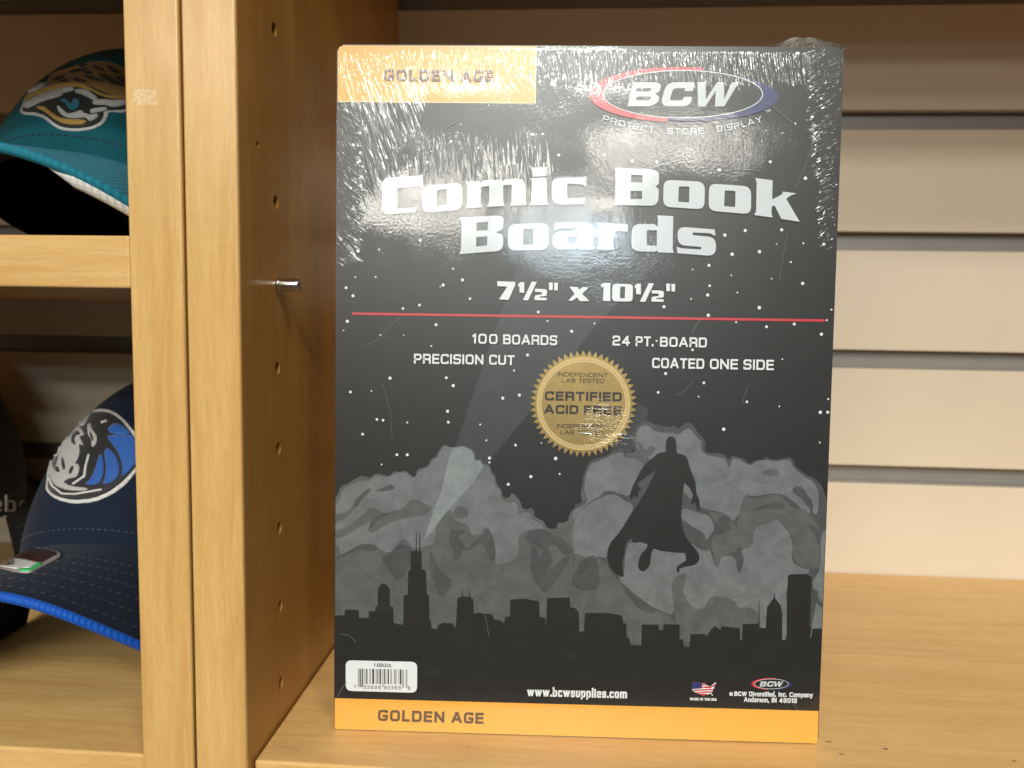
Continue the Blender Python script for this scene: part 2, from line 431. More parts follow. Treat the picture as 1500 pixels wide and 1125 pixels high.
# ---- flat print, traced as outlines on the cover
def fillet(pts, seg=5):
    """closed outline; a third number on a point rounds that corner"""
    out = []; n = len(pts)
    for i, p in enumerate(pts):
        if len(p) < 3 or p[2] <= 0: out.append((p[0], p[1])); continue
        a, b, c = Vector(pts[i - 1][:2]), Vector(p[:2]), Vector(pts[(i + 1) % n][:2])
        r = min(p[2], (a - b).length * 0.49, (c - b).length * 0.49)
        if r <= 1e-6: out.append((p[0], p[1])); continue
        s, e = b + (a - b).normalized() * r, b + (c - b).normalized() * r
        for k in range(seg + 1):
            t = k / seg; k1 = 0.55
            q = s * (1 - t) ** 3 + (s + (b - s) * k1 * 1.25) * 3 * t * (1 - t) ** 2 + (e + (b - e) * k1 * 1.25) * 3 * t * t * (1 - t) + e * t ** 3
            out.append((q.x, q.y))
    return out
def chaikin(pts, it=2):
    for _ in range(it):
        o = []
        for i in range(len(pts)):
            a, b = pts[i], pts[(i + 1) % len(pts)]
            o += [(a[0] * .78 + b[0] * .22, a[1] * .78 + b[1] * .22), (a[0] * .22 + b[0] * .78, a[1] * .22 + b[1] * .78)]
        pts = o
    return pts
def zm(ox, oy, s):
    """coordinates read in an enlarged crop -> photograph pixels (keeps corner radii)"""
    return lambda pts: [(ox + p[0] / s, oy + p[1] / s) + ((p[2] / s,) if len(p) > 2 else ()) for p in pts]
def ident(p): return p
def clampuv(p, e=0.25): return (min(max(p[0], e), BW - e), min(max(p[1], e), BH - e))
def fill(bm, loops, k, sub=0.0, clamp=False):
    """loops in photograph pixels: outline and holes; k = print layer"""
    L = [[uv(*p[:2]) for p in lp] for lp in loops]
    if clamp: L = [[clampuv(p) for p in lp] for lp in L]
    fill_uv(bm, L, k, sub)
def fill_uv(bm, L, k, sub=0.0):
    yy = -(0.012 + 0.03 * k + sub)
    co, ed = [], []
    for lp in L:
        n0 = len(co); n = len(lp)
        co += [Vector((p[0], p[1])) for p in lp]; ed += [(n0 + i, n0 + (i + 1) % n) for i in range(n)]
    res = geometry.delaunay_2d_cdt(co, ed, [], 0, 1e-5)
    vs = [bm.verts.new(Vector((v.x, yy, v.y)) * MM) for v in res[0]]
    def inside(px, py):
        c = False
        for lp in L:
            for i in range(len(lp)):
                x1, y1 = lp[i][:2]; x2, y2 = lp[i - 1][:2]
                if (y1 > py) != (y2 > py) and px < (x2 - x1) * (py - y1) / (y2 - y1) + x1: c = not c
        return c
    for t in res[2]:
        A, B, D = (res[0][i] for i in t)
        ar = (B - A).cross(D - A)
        if abs(ar) < 1e-7: continue
        m_ = (A + B + D) / 3
        if inside(m_.x, m_.y):
            f = [vs[i] for i in t]
            bm.faces.new(f if ar > 0 else f[::-1])
    for v in vs:
        if not v.link_faces: bm.verts.remove(v)
def pr_link(name, bm, mat, label=None):
    me = bpy.data.meshes.new(name); bm.to_mesh(me); bm.free()
    return link(name, me, mat, pack, label)
def pr(name, mat, polys, k, f=ident, clamp=False, ck=0, label=None):
    for i, pl in enumerate(polys):
        bm = bmesh.new()
        loops = pl if isinstance(pl[0], list) else [pl]
        loops = [chaikin([q[:2] for q in f(lp)], ck) if ck else fillet(f(lp)) for lp in loops]
        fill(bm, loops, k, 0.004 * (i % 5), clamp)
        o = pr_link(name, bm, mat, label)
    return o

# orange tab and band
def uvrect(px0, py0, px1, py1): return None
tabc = uv(783.5, 150.5)
bm = bmesh.new(); fill_uv(bm, [[(0.35, tabc[1]), (tabc[0], tabc[1]), (tabc[0], BH - 0.35), (2.6, BH - 0.35), (1.0, BH - 1.0), (0.35, BH - 2.6)]], 1)
pr_link('orange_tab', bm, P_orange)
bm = bmesh.new(); t = 0.32
fill_uv(bm, [[(0.35, tabc[1] - t), (tabc[0] + t, tabc[1] - t), (tabc[0] + t, BH - 0.4), (tabc[0], BH - 0.4), (tabc[0], tabc[1]), (0.35, tabc[1])]], 1)
pr_link('tab_border', bm, P_cream)
b0, b1 = uv(485.5, 1022), uv(1202, 1041)
bm = bmesh.new(); fill_uv(bm, [[(0.9, 0.3), (BW - 0.9, 0.3), (BW - 0.35, 1.5), (BW - 0.35, b1[1]), (0.35, b0[1]), (0.35, 1.5)]], 6)
pr_link('orange_band', bm, P_orange)

# search light beam in the sky
pr('light_beam', P_sky_beam, [[(618, 805), (685, 600), (757, 393), (775, 352), (800, 335), (905, 335), (990, 352), (970, 377), (869, 481), (773, 607), (722, 669), (640, 790)],
                              [(905, 690), (880, 690), (905, 640), (935, 590), (950, 600), (940, 640)]], 1)

# clouds
zl = zm(480, 570, 3.75); zr = zm(850, 570, 3.75); zrl = zm(850, 820, 3.75)
cl_left = [(8, 700), (30, 605), (50, 590), (75, 530), (110, 520), (150, 492), (190, 474), (235, 488), (250, 474), (265, 464), (300, 468), (330, 478), (345, 474), (365, 450), (400, 455), (430, 448), (455, 470), (478, 488), (490, 450), (500, 437), (530, 430), (555, 418), (562, 395), (575, 380), (598, 372), (602, 350), (618, 330), (630, 308), (645, 304), (665, 318), (692, 318), (715, 316), (742, 309), (768, 318), (792, 330), (812, 355), (810, 385), (828, 394), (838, 380), (850, 398), (862, 412), (885, 414), (895, 430), (900, 458), (918, 470), (925, 505), (935, 530), (955, 552), (960, 590), (980, 600), (1000, 592), (1008, 572), (1025, 575), (1045, 600), (1062, 625), (1066, 655), (1095, 662), (1118, 650), (1135, 665), (1135, 700), (1160, 712), (1190, 728), (1200, 758), (1225, 768), (1258, 766), (1265, 732), (1290, 735), (1318, 725), (1335, 672), (1360, 652), (1385, 648), (1400, 620), (1390, 575), (1396, 520), (1420, 440), (1440, 395), (1500, 400), (1520, 1430), (8, 1430)]
pr('cloud_base', P_t2, [zl(cl_left)], 2, clamp=True, ck=1)
cr_ = [(-40, 640), (10, 620), (42, 600), (15, 570), (8, 530), (15, 480), (35, 440), (50, 395), (90, 380), (150, 365), (195, 330), (235, 322), (240, 350), (252, 372), (300, 352), (290, 300), (272, 268), (298, 240), (312, 200), (335, 180), (370, 173), (402, 192), (440, 200), (495, 210), (512, 198), (540, 216), (570, 190), (592, 180), (628, 202), (642, 238), (668, 258), (690, 298), (682, 330), (692, 350), (745, 352), (790, 356), (805, 375), (812, 392), (835, 365), (860, 372), (896, 378), (915, 400), (938, 412), (955, 392), (985, 388), (1005, 392), (1020, 372), (1045, 386), (1080, 388), (1120, 380), (1155, 372), (1178, 402), (1180, 425), (1215, 450), (1245, 472), (1280, 488), (1312, 512), (1330, 535), (1338, 565), (1352, 600), (1370, 640), (1440, 660), (1440, 1430), (-40, 1430)]
pr('cloud_base', P_t1, [zr(cr_)], 2.4, clamp=True, ck=1)
# paler masses
pr('cloud', P_t3, [zl(p) for p in (
    [(8, 690), (40, 640), (70, 600), (80, 560), (120, 525), (185, 500), (235, 505), (260, 478), (330, 484), (380, 460), (430, 458), (470, 492), (505, 450), (560, 425), (580, 390), (606, 375), (612, 350), (640, 308), (690, 322), (742, 314), (790, 335), (806, 365), (806, 390), (838, 392), (858, 420), (885, 425), (895, 465), (915, 485), (920, 530), (948, 560), (955, 605), (990, 625), (1035, 620), (1045, 665), (1040, 690), (1100, 672), (1118, 690), (1120, 715), (1178, 745), (1185, 775), (1105, 770), (1060, 790), (1045, 830), (1050, 880), (1035, 930), (960, 972), (918, 965), (925, 880), (905, 800), (880, 760), (850, 770), (845, 790), (790, 805), (770, 745), (700, 720), (680, 660), (600, 690), (590, 850), (540, 860), (470, 880), (430, 815), (385, 840), (380, 870), (340, 900), (290, 880), (250, 850), (190, 850), (110, 890), (75, 920), (60, 850), (8, 880)],)],
   3, clamp=True, ck=1)
pr('cloud', P_t3, [zr(p) for p in (
    [(-40, 660), (20, 640), (42, 604), (20, 560), (28, 480), (55, 410), (110, 392), (200, 350), (232, 345), (245, 378), (320, 378), (352, 410), (330, 450), (300, 510), (275, 590), (205, 572), (160, 565), (105, 590), (20, 640), (0, 690), (-40, 720)],
    [(300, 300), (312, 225), (335, 200), (372, 198), (400, 225), (440, 240), (500, 240), (540, 250), (575, 222), (600, 212), (640, 262), (668, 290), (662, 340), (700, 365), (770, 375), (800, 385), (818, 440), (835, 378), (880, 385), (900, 405), (938, 420), (962, 398), (1020, 385), (1060, 398), (1150, 385), (1170, 430), (1230, 480), (1280, 510), (1308, 560), (1310, 640), (1300, 690), (1280, 690), (1270, 620), (1225, 540), (1180, 530), (1160, 560), (1200, 590), (1262, 640), (1262, 688), (1230, 680), (1200, 640), (1150, 600), (1120, 580), (1050, 570), (960, 590), (905, 580), (890, 620), (870, 690), (835, 730), (810, 690), (750, 670), (700, 660), (640, 640), (560, 560), (520, 420), (400, 400), (320, 340)],
    [(-40, 720), (30, 640), (95, 605), (160, 575), (200, 580), (240, 610), (300, 640), (245, 740), (170, 850), (150, 930), (80, 915), (60, 930), (0, 912), (-40, 900)],
    [(555, 650), (620, 668), (690, 690), (715, 700), (740, 765), (715, 800), (690, 838), (680, 790), (640, 770), (600, 745), (555, 715)],
    [(250, 850), (330, 838), (375, 850), (560, 870), (600, 840), (690, 870), (715, 890), (740, 975), (760, 975), (775, 915), (850, 915), (865, 1010), (880, 1010), (900, 930), (880, 880), (945, 865), (950, 765), (1000, 738), (1025, 742), (1080, 712), (1105, 735), (1150, 790), (1168, 850), (1160, 920), (1175, 960), (1240, 990), (1262, 985), (1250, 1015), (1130, 1020), (1135, 1430), (980, 1430), (960, 1210), (860, 1210), (830, 1145), (710, 1145), (680, 1210), (620, 1210), (570, 1170), (560, 1100), (580, 1010), (520, 1030), (500, 1090), (525, 1250), (400, 1200), (290, 1120), (220, 1060), (210, 1030), (240, 1030)],
    [(1320, 800), (1360, 760), (1440, 780), (1440, 1430), (1250, 1430), (1290, 1200), (1310, 1110), (1280, 1100), (1275, 1060), (1320, 980)],
)], 3.4, clamp=True, ck=1)
# darker hollows
pr('cloud_shade', P_t2, [zl(p) for p in (
    [(8, 780), (40, 775), (110, 760), (180, 700), (245, 640), (320, 690), (350, 670), (420, 650), (450, 610), (480, 605), (520, 620), (580, 650), (540, 690), (470, 700), (400, 715), (330, 740), (240, 790), (220, 780), (240, 720), (170, 760), (110, 800), (8, 830)],
    [(8, 700), (40, 690), (110, 670), (140, 640), (150, 600), (235, 540), (240, 560), (190, 610), (150, 650), (110, 710), (8, 745)],
    [(690, 690), (700, 650), (730, 640), (770, 660), (772, 700), (740, 712), (700, 712)],
    [(560, 880), (590, 850), (600, 700), (640, 690), (690, 700), (680, 740), (690, 900), (770, 1000), (920, 970), (1040, 935), (1110, 900), (1120, 1000), (1150, 1080), (1190, 1125), (1400, 1125), (1400, 1430), (560, 1430), (550, 1000), (605, 970), (590, 930)],
    [(25, 930), (75, 925), (110, 900), (190, 870), (250, 900), (300, 990), (280, 1080), (200, 1125), (260, 1200), (420, 1430), (8, 1430)],
)], 4, clamp=True, ck=1)
pr('cloud_shade', P_t2, [zr(p) for p in (
    [(700, 660), (735, 680), (780, 685), (810, 700), (832, 735), (860, 760), (875, 820), (862, 890), (795, 910), (772, 930), (755, 975), (738, 960), (735, 905), (715, 850), (745, 765), (740, 730), (715, 695)],
    [(860, 745), (880, 650), (905, 582), (940, 600), (985, 600), (1040, 576), (1100, 585), (1135, 620), (1150, 645), (1235, 660), (1262, 690), (1300, 740), (1320, 830), (1310, 920), (1318, 980), (1262, 990), (1195, 965), (1160, 910), (1170, 840), (1150, 780), (1110, 735), (1085, 712), (1020, 740), (955, 762), (948, 862), (880, 878), (850, 850), (850, 790)],
    [(-40, 905), (0, 912), (60, 930), (82, 915), (140, 955), (165, 1000), (225, 1070), (290, 1125), (360, 1190), (440, 1225), (520, 1260), (540, 1430), (-40, 1430)],
    [(500, 1090), (512, 1040), (540, 1022), (585, 1005), (575, 1060), (560, 1110), (590, 1170), (640, 1210), (690, 1200), (712, 1140), (770, 1138), (850, 1160), (868, 1205), (930, 1195), (985, 1230), (985, 1430), (530, 1430), (520, 1240)],
    [(245, 355), (290, 348), (330, 330), (312, 300), (275, 268), (340, 300), (352, 340), (395, 310), (412, 335), (370, 372), (355, 415), (310, 380), (255, 378)],
    [(360, 320), (385, 308), (412, 322), (408, 345), (380, 368), (370, 372), (395, 338), (385, 322)],
    [(990, 462), (1030, 440), (1072, 435), (1098, 462), (1090, 478), (1040, 476)],
)], 4.4, clamp=True, ck=1)
pr('cloud_hollow', P_t1, [zl(p) for p in (
    [(662, 820), (680, 778), (720, 768), (750, 772), (752, 790), (718, 806), (735, 838), (772, 882), (800, 835), (858, 800), (868, 762), (888, 770), (908, 810), (925, 890), (915, 950), (888, 930), (866, 870), (850, 842), (800, 868), (770, 886), (738, 878), (730, 932), (702, 950), (685, 935), (690, 880), (672, 860)],
    [(1088, 830), (1095, 790), (1120, 770), (1190, 768), (1240, 800), (1295, 815), (1350, 890), (1330, 910), (1290, 905), (1245, 850), (1205, 860), (1240, 930), (1215, 985), (1175, 990), (1160, 935), (1190, 890), (1160, 870), (1125, 850)],
    [(1120, 850), (1150, 880), (1165, 960), (1200, 1000), (1260, 960), (1300, 920), (1340, 915), (1240, 1080), (1190, 1122), (1150, 1085), (1115, 1000)],
    [(1330, 1060), (1400, 930), (1480, 905), (1500, 1110), (1370, 1100)],
    [(560, 880), (575, 900), (600, 970), (640, 1020), (690, 1050), (670, 1100), (620, 1150), (590, 1080), (560, 1010)],
    [(20, 930), (60, 918), (110, 890), (180, 850), (240, 850), (280, 880), (240, 895), (190, 875), (120, 905), (70, 930), (20, 950)],
    [(290, 920), (340, 905), (385, 850), (450, 860), (470, 900), (440, 1000), (380, 1065), (330, 990)],
    [(145, 650), (165, 605), (205, 555), (240, 540), (220, 570), (180, 610), (165, 645)],
    [(255, 560), (300, 545), (345, 522), (372, 535), (360, 552), (300, 560)],
    [(220, 780), (240, 720), (262, 700), (330, 675), (340, 690), (275, 715), (260, 745)],
)], 5, clamp=True, ck=1)
pr('cloud_hollow', P_t1, [zr(p) for p in (
    [(560, 715), (600, 740), (625, 770), (665, 830), (715, 865), (700, 890), (650, 875), (600, 838), (565, 780)],
    [(945, 655), (1000, 640), (1085, 615), (1130, 640), (1100, 660), (1010, 655), (960, 672)],
    [(1240, 745), (1290, 745), (1322, 800), (1310, 870), (1290, 800)],
    [(1160, 550), (1190, 532), (1225, 560), (1280, 620), (1275, 690), (1262, 660), (1215, 600)],
    [(215, 1060), (260, 1085), (310, 1150), (370, 1190), (430, 1225), (380, 1230), (320, 1210), (260, 1130)],
    [(750, 720), (780, 690), (815, 705), (835, 760), (800, 790), (750, 800), (730, 790)],
    [(105, 590), (125, 565), (165, 555), (200, 568), (240, 590), (280, 620), (205, 580), (160, 578)],
    [(1275, 1110), (1290, 1105), (1310, 1150), (1340, 1190), (1322, 1200), (1295, 1170)],
)], 5.4, clamp=True, ck=1)
pr('cloud_glow', P_t2, [zr([(740, 838), (770, 800), (820, 795), (855, 825), (862, 870), (820, 885), (765, 880), (738, 860)])], 5.7, ck=2)
# the beam where it crosses the cloud
pr('light_beam', P_t4, [zl([(525, 835), (585, 660), (625, 560), (665, 380), (690, 322), (742, 314), (790, 335), (806, 365), (806, 390), (838, 392), (855, 425), (810, 500), (720, 600), (640, 690), (560, 800)])], 6)

# skyline
zsl = zm(480, 820, 3.75); zsr = zm(850, 820, 3.75)
sky_l = [(2, 800), (2, 320), (40, 305), (93, 303), (95, 275), (120, 272), (172, 276), (173, 318), (225, 318), (226, 283), (262, 280), (265, 255), (275, 250), (276, 165), (288, 140), (305, 128), (328, 138), (342, 165), (342, 255), (360, 260), (362, 345), (385, 352), (410, 355), (416, 340), (418, 195), (440, 190), (443, 60), (455, 55), (457, -45), (470, -52), (484, -50), (486, -155), (489, -155), (490, -50), (503, -48), (504, -150), (508, -150), (509, -48), (515, -50), (518, 50), (540, 62), (545, 190), (557, 195), (560, 330), (568, 340), (572, 375), (600, 380), (605, 362), (630, 345), (690, 348), (700, 378), (705, 355), (713, 210), (735, 200), (739, 198), (740, 158), (742, 158), (743, 200), (765, 203), (778, 200), (779, 165), (782, 165), (784, 205), (800, 215), (803, 295), (830, 290), (905, 300), (915, 325), (955, 335), (970, 350), (975, 312), (1002, 310), (1003, 218), (1080, 212), (1162, 228), (1165, 312), (1195, 318), (1200, 365), (1205, 210), (1330, 205), (1333, 260), (1360, 265), (1380, 290), (1382, 395), (1412, 390), (1412, 293), (1470, 290), (1470, 800)]
sky_r = [(20, 800), (20, 395), (25, 292), (145, 290), (230, 305), (235, 345), (252, 350), (255, 425), (270, 430), (275, 465), (335, 470), (337, 355), (430, 355), (430, 385), (455, 385), (457, 352), (545, 355), (545, 435), (565, 438), (568, 478), (600, 478), (605, 408), (685, 405), (690, 420), (720, 380), (740, 362), (770, 385), (775, 365), (875, 372), (878, 440), (888, 440), (892, 352), (978, 350), (979, 220), (982, 220), (984, 370), (1018, 375), (1025, 260), (1062, 208), (1065, 175), (1068, 208), (1100, 250), (1108, 290), (1108, 440), (1132, 440), (1140, 85), (1160, 78), (1240, 78), (1270, 95), (1258, 440), (1268, 420), (1275, 378), (1325, 375), (1328, 405), (1420, 405), (1420, 860)]
pr('skyline', P_sil, [zsl(sky_l)], 7, clamp=True)
pr('skyline', P_sil, [zsr(sky_r)], 8, clamp=True)
# orange band must stay on top of the skyline: move it out to its own layer
for o in pack.children:
    if o.name.startswith('orange_band'):
        for v in o.data.vertices: v.co.y = -0.30 * MM

# caped figure
hero = [(470, 290, 8), (480, 265, 8), (500, 257, 10), (520, 268, 8), (528, 295, 8), (527, 335), (532, 352, 6), (570, 360, 14), (590, 382, 14), (600, 430, 20), (632, 510, 20), (638, 575, 8), (655, 610, 8), (656, 668), (642, 655), (630, 622), (606, 632), (612, 600), (620, 582, 8), (600, 540, 15), (570, 512), (560, 600, 30), (552, 700, 30), (560, 760, 30), (582, 820, 25), (625, 868, 20), (652, 905, 16), (655, 940, 16), (630, 966, 16), (570, 976, 20), (542, 986, 6), (545, 1006), (530, 1002, 6), (528, 978, 8), (555, 955, 12), (582, 942, 10), (576, 900), (500, 895, 20), (430, 885, 15), (405, 874, 8), (392, 892), (380, 975, 25), (348, 1004, 20), (318, 988, 20), (318, 945, 20), (336, 900, 15), (360, 880), (372, 852, 10), (330, 838, 15), (290, 845, 10), (280, 816, 6), (262, 832, 15), (245, 862, 15), (244, 900, 20), (228, 960, 25), (240, 1030), (200, 1020, 20), (156, 972, 30), (145, 900, 35), (162, 846, 30), (220, 780, 30), (260, 715, 20), (310, 640, 20), (360, 560, 20), (400, 480, 20), (418, 442), (390, 462, 10), (350, 490, 15), (312, 520), (334, 552, 4), (328, 562, 3), (314, 545), (319, 566, 4), (312, 602, 4), (300, 582), (280, 610, 4), (270, 592, 6), (284, 540, 12), (300, 508, 12), (330, 450, 20), (372, 398, 20), (430, 350, 15), (470, 343, 5)]
pr('caped_figure', P_sil, [zr(hero)], 7)

# stars
bm = bmesh.new()
def star(px, py, r):
    c = uv(px, py); c = (min(c[0], BW - 1.2), c[1]); fill_uv(bm, [[(c[0] + r * math.cos(a * math.pi / 5), c[1] + r * math.sin(a * math.pi / 5)) for a in range(10)]], 9)
B_, s_ = 0.62, 0.33
for ox, oy, big, small in (
    (470, 40, [(180, 648), (218, 690), (205, 743), (493, 760), (585, 742), (715, 628), (865, 663), (1160, 588), (1218, 588), (1307, 703)], [(435, 665), (605, 683), (770, 535), (1175, 660), (923, 430)]),
    (850, 40, [(130, 703), (285, 735), (420, 742), (762, 785), (1042, 740), (1235, 830), (1278, 603)], [(1180, 530), (1435, 865), (995, 625), (1108, 582), (1018, 568)]),
    (480, 300, [(168, 254), (508, 196), (741, 413), (635, 441), (102, 456), (140, 500), (782, 516), (414, 570), (505, 551), (109, 640), (596, 659), (1157, 589), (1340, 695), (1098, 825), (652, 950), (690, 993), (343, 952), (126, 1028), (962, 1062), (1053, 1045)], [(283, 247), (345, 152), (655, 233), (689, 352), (619, 450), (153, 398), (264, 396), (88, 690), (290, 715), (418, 715), (570, 776), (1207, 638), (1465, 652), (1024, 910), (241, 1022)]),
    (850, 300, [(793, 167), (905, 142), (1105, 138), (1336, 217), (983, 258), (833, 272), (706, 333), (1220, 432), (710, 445), (699, 496), (459, 560), (982, 565), (702, 607), (1022, 670), (1174, 655), (1323, 711), (616, 797), (468, 927), (678, 978), (427, 1030), (914, 1082)], [(1224, 212), (1077, 215), (616, 355), (829, 388), (1155, 315), (1050, 407), (862, 482), (608, 517), (855, 645), (1378, 576), (1353, 634), (1109, 848), (649, 1053), (1092, 1107), (1364, 1067), (418, 748)]),
    (480, 570, [(271, 166), (305, 170), (193, 247), (381, 360), (438, 360), (659, 121), (663, 181), (1032, 307), (889, 378), (992, 522), (1116, 480), (1252, 380)], [(438, 183), (297, 413), (838, 194), (872, 281), (1174, 296), (889, 402), (1274, 465)]),
    (850, 570, [(787, 220), (1317, 127), (1378, 127)], [(1314, 293)])):
    for p in big: star(ox + p[0] / 3.75, oy + p[1] / 3.75, B_ * random.uniform(.8, 1.12))
    for p in small: star(ox + p[0] / 3.75, oy + p[1] / 3.75, s_ * random.uniform(.8, 1.2))
pr_link('printed_stars', bm, P_white)['kind'] = 'stuff'

# red rule
pr('red_rule', P_red, [[(516, 457.6), (1208, 467.8), (1208, 471.4), (516, 461.2)]], 9)

# ---- stroke lettering (squared grotesque)
r1 = 0.30
O_ = [[(0, 0, r1), (0, 1, r1), (1, 1, r1), (1, 0, r1), 'c']]
GL = {
 'O': (.86, O_), '0': (.72, O_),
 'G': (.86, [[(1, .93), (1, 1, .12), (0, 1, r1), (0, 0, r1), (1, 0, r1), (1, .44), (.62, .44)]]),
 'C': (.84, [[(1, .86), (1, 1, .2), (0, 1, r1), (0, 0, r1), (1, 0, .2), (1, .14)]]),
 'L': (.68, [[(0, 1), (0, 0), (1, 0)]]), 'D': (.84, [[(0, 0), (0, 1), (1, 1, r1), (1, 0, r1), 'c']]),
 'E': (.74, [[(1, 1), (0, 1), (0, 0), (1, 0)], [(0, .52), (.93, .52)]]), 'F': (.70, [[(1, 1), (0, 1), (0, 0)], [(0, .5), (.9, .5)]]),
 'N': (.86, [[(0, 0), (0, 1)], [(.06, .96), (.94, .04)], [(1, 0), (1, 1)]]), 'A': (.94, [[(.02, .02), (.45, .98)], [(.55, .98), (.98, .02)], [(.44, 1), (.56, 1)], [(.2, .28), (.8, .28)]]),
 'B': (.82, [[(0, 0), (0, 1), (.94, 1, .2), (.94, .53, .18), (0, .53)], [(0, .53), (1, .53, .22), (1, 0, .22), (0, 0)]]),
 'R': (.82, [[(0, 0), (0, 1), (1, 1, .25), (1, .45, .25), (0, .45)], [(.55, .45), (1, .38, .12), (1, 0)]]),
 'P': (.80, [[(0, 0), (0, 1), (1, 1, .28), (1, .42, .28), (0, .42)]]),
 'S': (.80, [[(1, .88), (1, 1, .25), (0, 1, .25), (0, .52, .22), (1, .52, .22), (1, 0, .25), (0, 0, .25), (0, .12)]]),
 'I': (.0, [[(0, 0), (0, 1)]]), 'T': (.78, [[(0, 1), (1, 1)], [(.5, 1), (.5, 0)]]), 'U': (.84, [[(0, 1), (0, 0, r1), (1, 0, r1), (1, 1)]]),
 'Y': (.86, [[(.03, .96), (.5, .45)], [(.5, .45), (.97, .96)], [(.5, .45), (.5, 0)]]), 'M': (1.0, [[(0, 0), (0, 1)], [(.06, .94), (.5, .15)], [(.5, .15), (.94, .94)], [(1, 1), (1, 0)]]),
 'W': (1.25, [[(0, .98), (.25, .02)], [(.25, .02), (.5, .98)], [(.5, .98), (.75, .02)], [(.75, .02), (1, .98)]]), 'H': (.84, [[(0, 0), (0, 1)], [(1, 0), (1, 1)], [(0, .5), (1, .5)]]),
 '1': (.36, [[(.1, .8), (.9, .98)], [(1, 1), (1, 0)]]), '2': (.74, [[(0, .82), (0, 1, .25), (1, 1, .25), (1, .52, .22), (0, .45, .2), (0, 0), (1, 0)]]),
 '3': (.74, [[(0, .9), (0, 1, .25), (1, 1, .25), (1, .52, .2), (.3, .52)], [(.6, .52), (1, .52, .2), (1, 0, .25), (0, 0, .25), (0, .1)]]),
 '4': (.76, [[(.74, 0), (.74, 1)], [(.68, .96), (.06, .34)], [(0, .26), (1, .26)]]), '5': (.74, [[(.95, 1), (0, 1), (0, .56), (1, .6, .25), (1, 0, .25), (0, 0, .25), (0, .1)]]),
 '6': (.74, [[(1, .9), (1, 1, .25), (0, 1, .28), (0, 0, .28), (1, 0, .25), (1, .55, .25), (0, .55)]]),
 '7': (.70, [[(0, 1), (1, 1)], [(.94, .94), (.35, 0)]]), '9': (.74, [[(0, .1), (0, 0, .25), (1, 0, .28), (1, 1, .28), (0, 1, .25), (0, .45, .25), (1, .45)]]),
 '8': (.74, [[(0, 0, .25), (0, 1, .25), (1, 1, .25), (1, 0, .25), 'c'], [(0, .52), (1, .52)]]),
 '.': (.0, [[(0, 0), (0, .07)]]), ',': (.06, [[(1, .08), (0, -.16)]]), '-': (.4, [[(0, .45), (1, .45)]]), ' ': (.22, []),
 'a': (.62, [[(0, .72), (1, .72, .22), (1, 0)], [(1, .42), (0, .42, .18), (0, 0, .18), (1, 0)]]),
 'b': (.64, [[(0, 1.02), (0, 0), (1, 0, .25), (1, .72, .25), (0, .72)]]), 'd': (.64, [[(1, 1.02), (1, 0), (0, 0, .25), (0, .72, .25), (1, .72)]]),
 'c': (.60, [[(1, .62), (1, .72, .22), (0, .72, .22), (0, 0, .22), (1, 0, .22), (1, .10)]]),
 'e': (.64, [[(0, .38), (1, .38), (1, .72, .22), (0, .72, .22), (0, 0, .22), (1, 0, .22), (1, .06)]]),
 'f': (.34, [[(1, 1), (.4, 1, .2), (.4, 0)], [(0, .7), (1, .7)]]), 'i': (.0, [[(0, 0), (0, .7)], [(0, .9), (0, 1.0)]]), 'l': (.0, [[(0, 0), (0, 1.02)]]), 'k': (.6, [[(0, 0), (0, 1.02)], [(.95, .68), (.1, .36)], [(.2, .4), (.95, .03)]]),
 'm': (1.02, [[(0, 0), (0, .72)], [(0, .72), (.5, .72, .2), (.5, 0)], [(.5, .72), (1, .72, .2), (1, 0)]]),
 'n': (.62, [[(0, 0), (0, .72)], [(0, .72), (1, .72, .22), (1, 0)]]), 'o': (.64, [[(0, 0, .25), (0, .72, .25), (1, .72, .25), (1, 0, .25), 'c']]),
 'p': (.64, [[(0, -.28), (0, .72), (1, .72, .25), (1, 0, .25), (0, 0)]]), 'r': (.40, [[(0, 0), (0, .72)], [(0, .72), (1, .72, .15), (1, .58)]]),
 's': (.58, [[(1, .63), (1, .72, .18), (0, .72, .18), (0, .37, .15), (1, .37, .15), (1, 0, .18), (0, 0, .18), (0, .08)]]),
 'u': (.62, [[(0, .72), (0, 0, .22), (1, 0, .22), (1, .72)]]), 'v': (.66, [[(0, .7), (.5, .03)], [(.5, .03), (1, .7)]]), 'w': (.98, [[(0, .7), (.25, .03)], [(.25, .03), (.5, .7)], [(.5, .7), (.75, .03)], [(.75, .03), (1, .7)]]),
 'y': (.66, [[(0, .72), (.5, 0)], [(1, .72), (.42, -.2)], [(.38, -.26), (.1, -.26)]]),
}
def open_fillet(pts, seg=4):
    if pts[-1] == 'c':
        q = fillet(pts[:-1], seg); return q, True
    q = fillet([pts[0][:2]] + list(pts[1:-1]) + [pts[-1][:2]], seg)
    return q, False
def thicken(path, closed, t):
    if not closed and len(path) > 1:
        path = [Vector(q) for q in path]
        path[0] = path[0] + (path[0] - path[1]).normalized() * t / 2; path[-1] = path[-1] + (path[-1] - path[-2]).normalized() * t / 2
    n = len(path); L, Rr = [], []
    for i in range(n):
        p = Vector(path[i])
        a = Vector(path[i - 1]) if (i or closed) else None
        b = Vector(path[(i + 1) % n]) if (i < n - 1 or closed) else None
        d1 = (p - a).normalized() if a is not None and (p - a).length > 1e-9 else None
        d2 = (b - p).normalized() if b is not None and (b - p).length > 1e-9 else None
        d1 = d1 or d2; d2 = d2 or d1
        nn = Vector((-d1.y, d1.x)) + Vector((-d2.y, d2.x))
        if nn.length < 1e-6: nn = Vector((-d1.y, d1.x))
        nn.normalize(); k = 1 / max(0.45, nn.dot(Vector((-d1.y, d1.x))))
        L.append(p + nn * t / 2 * k); Rr.append(p - nn * t / 2 * k)
    return L, Rr
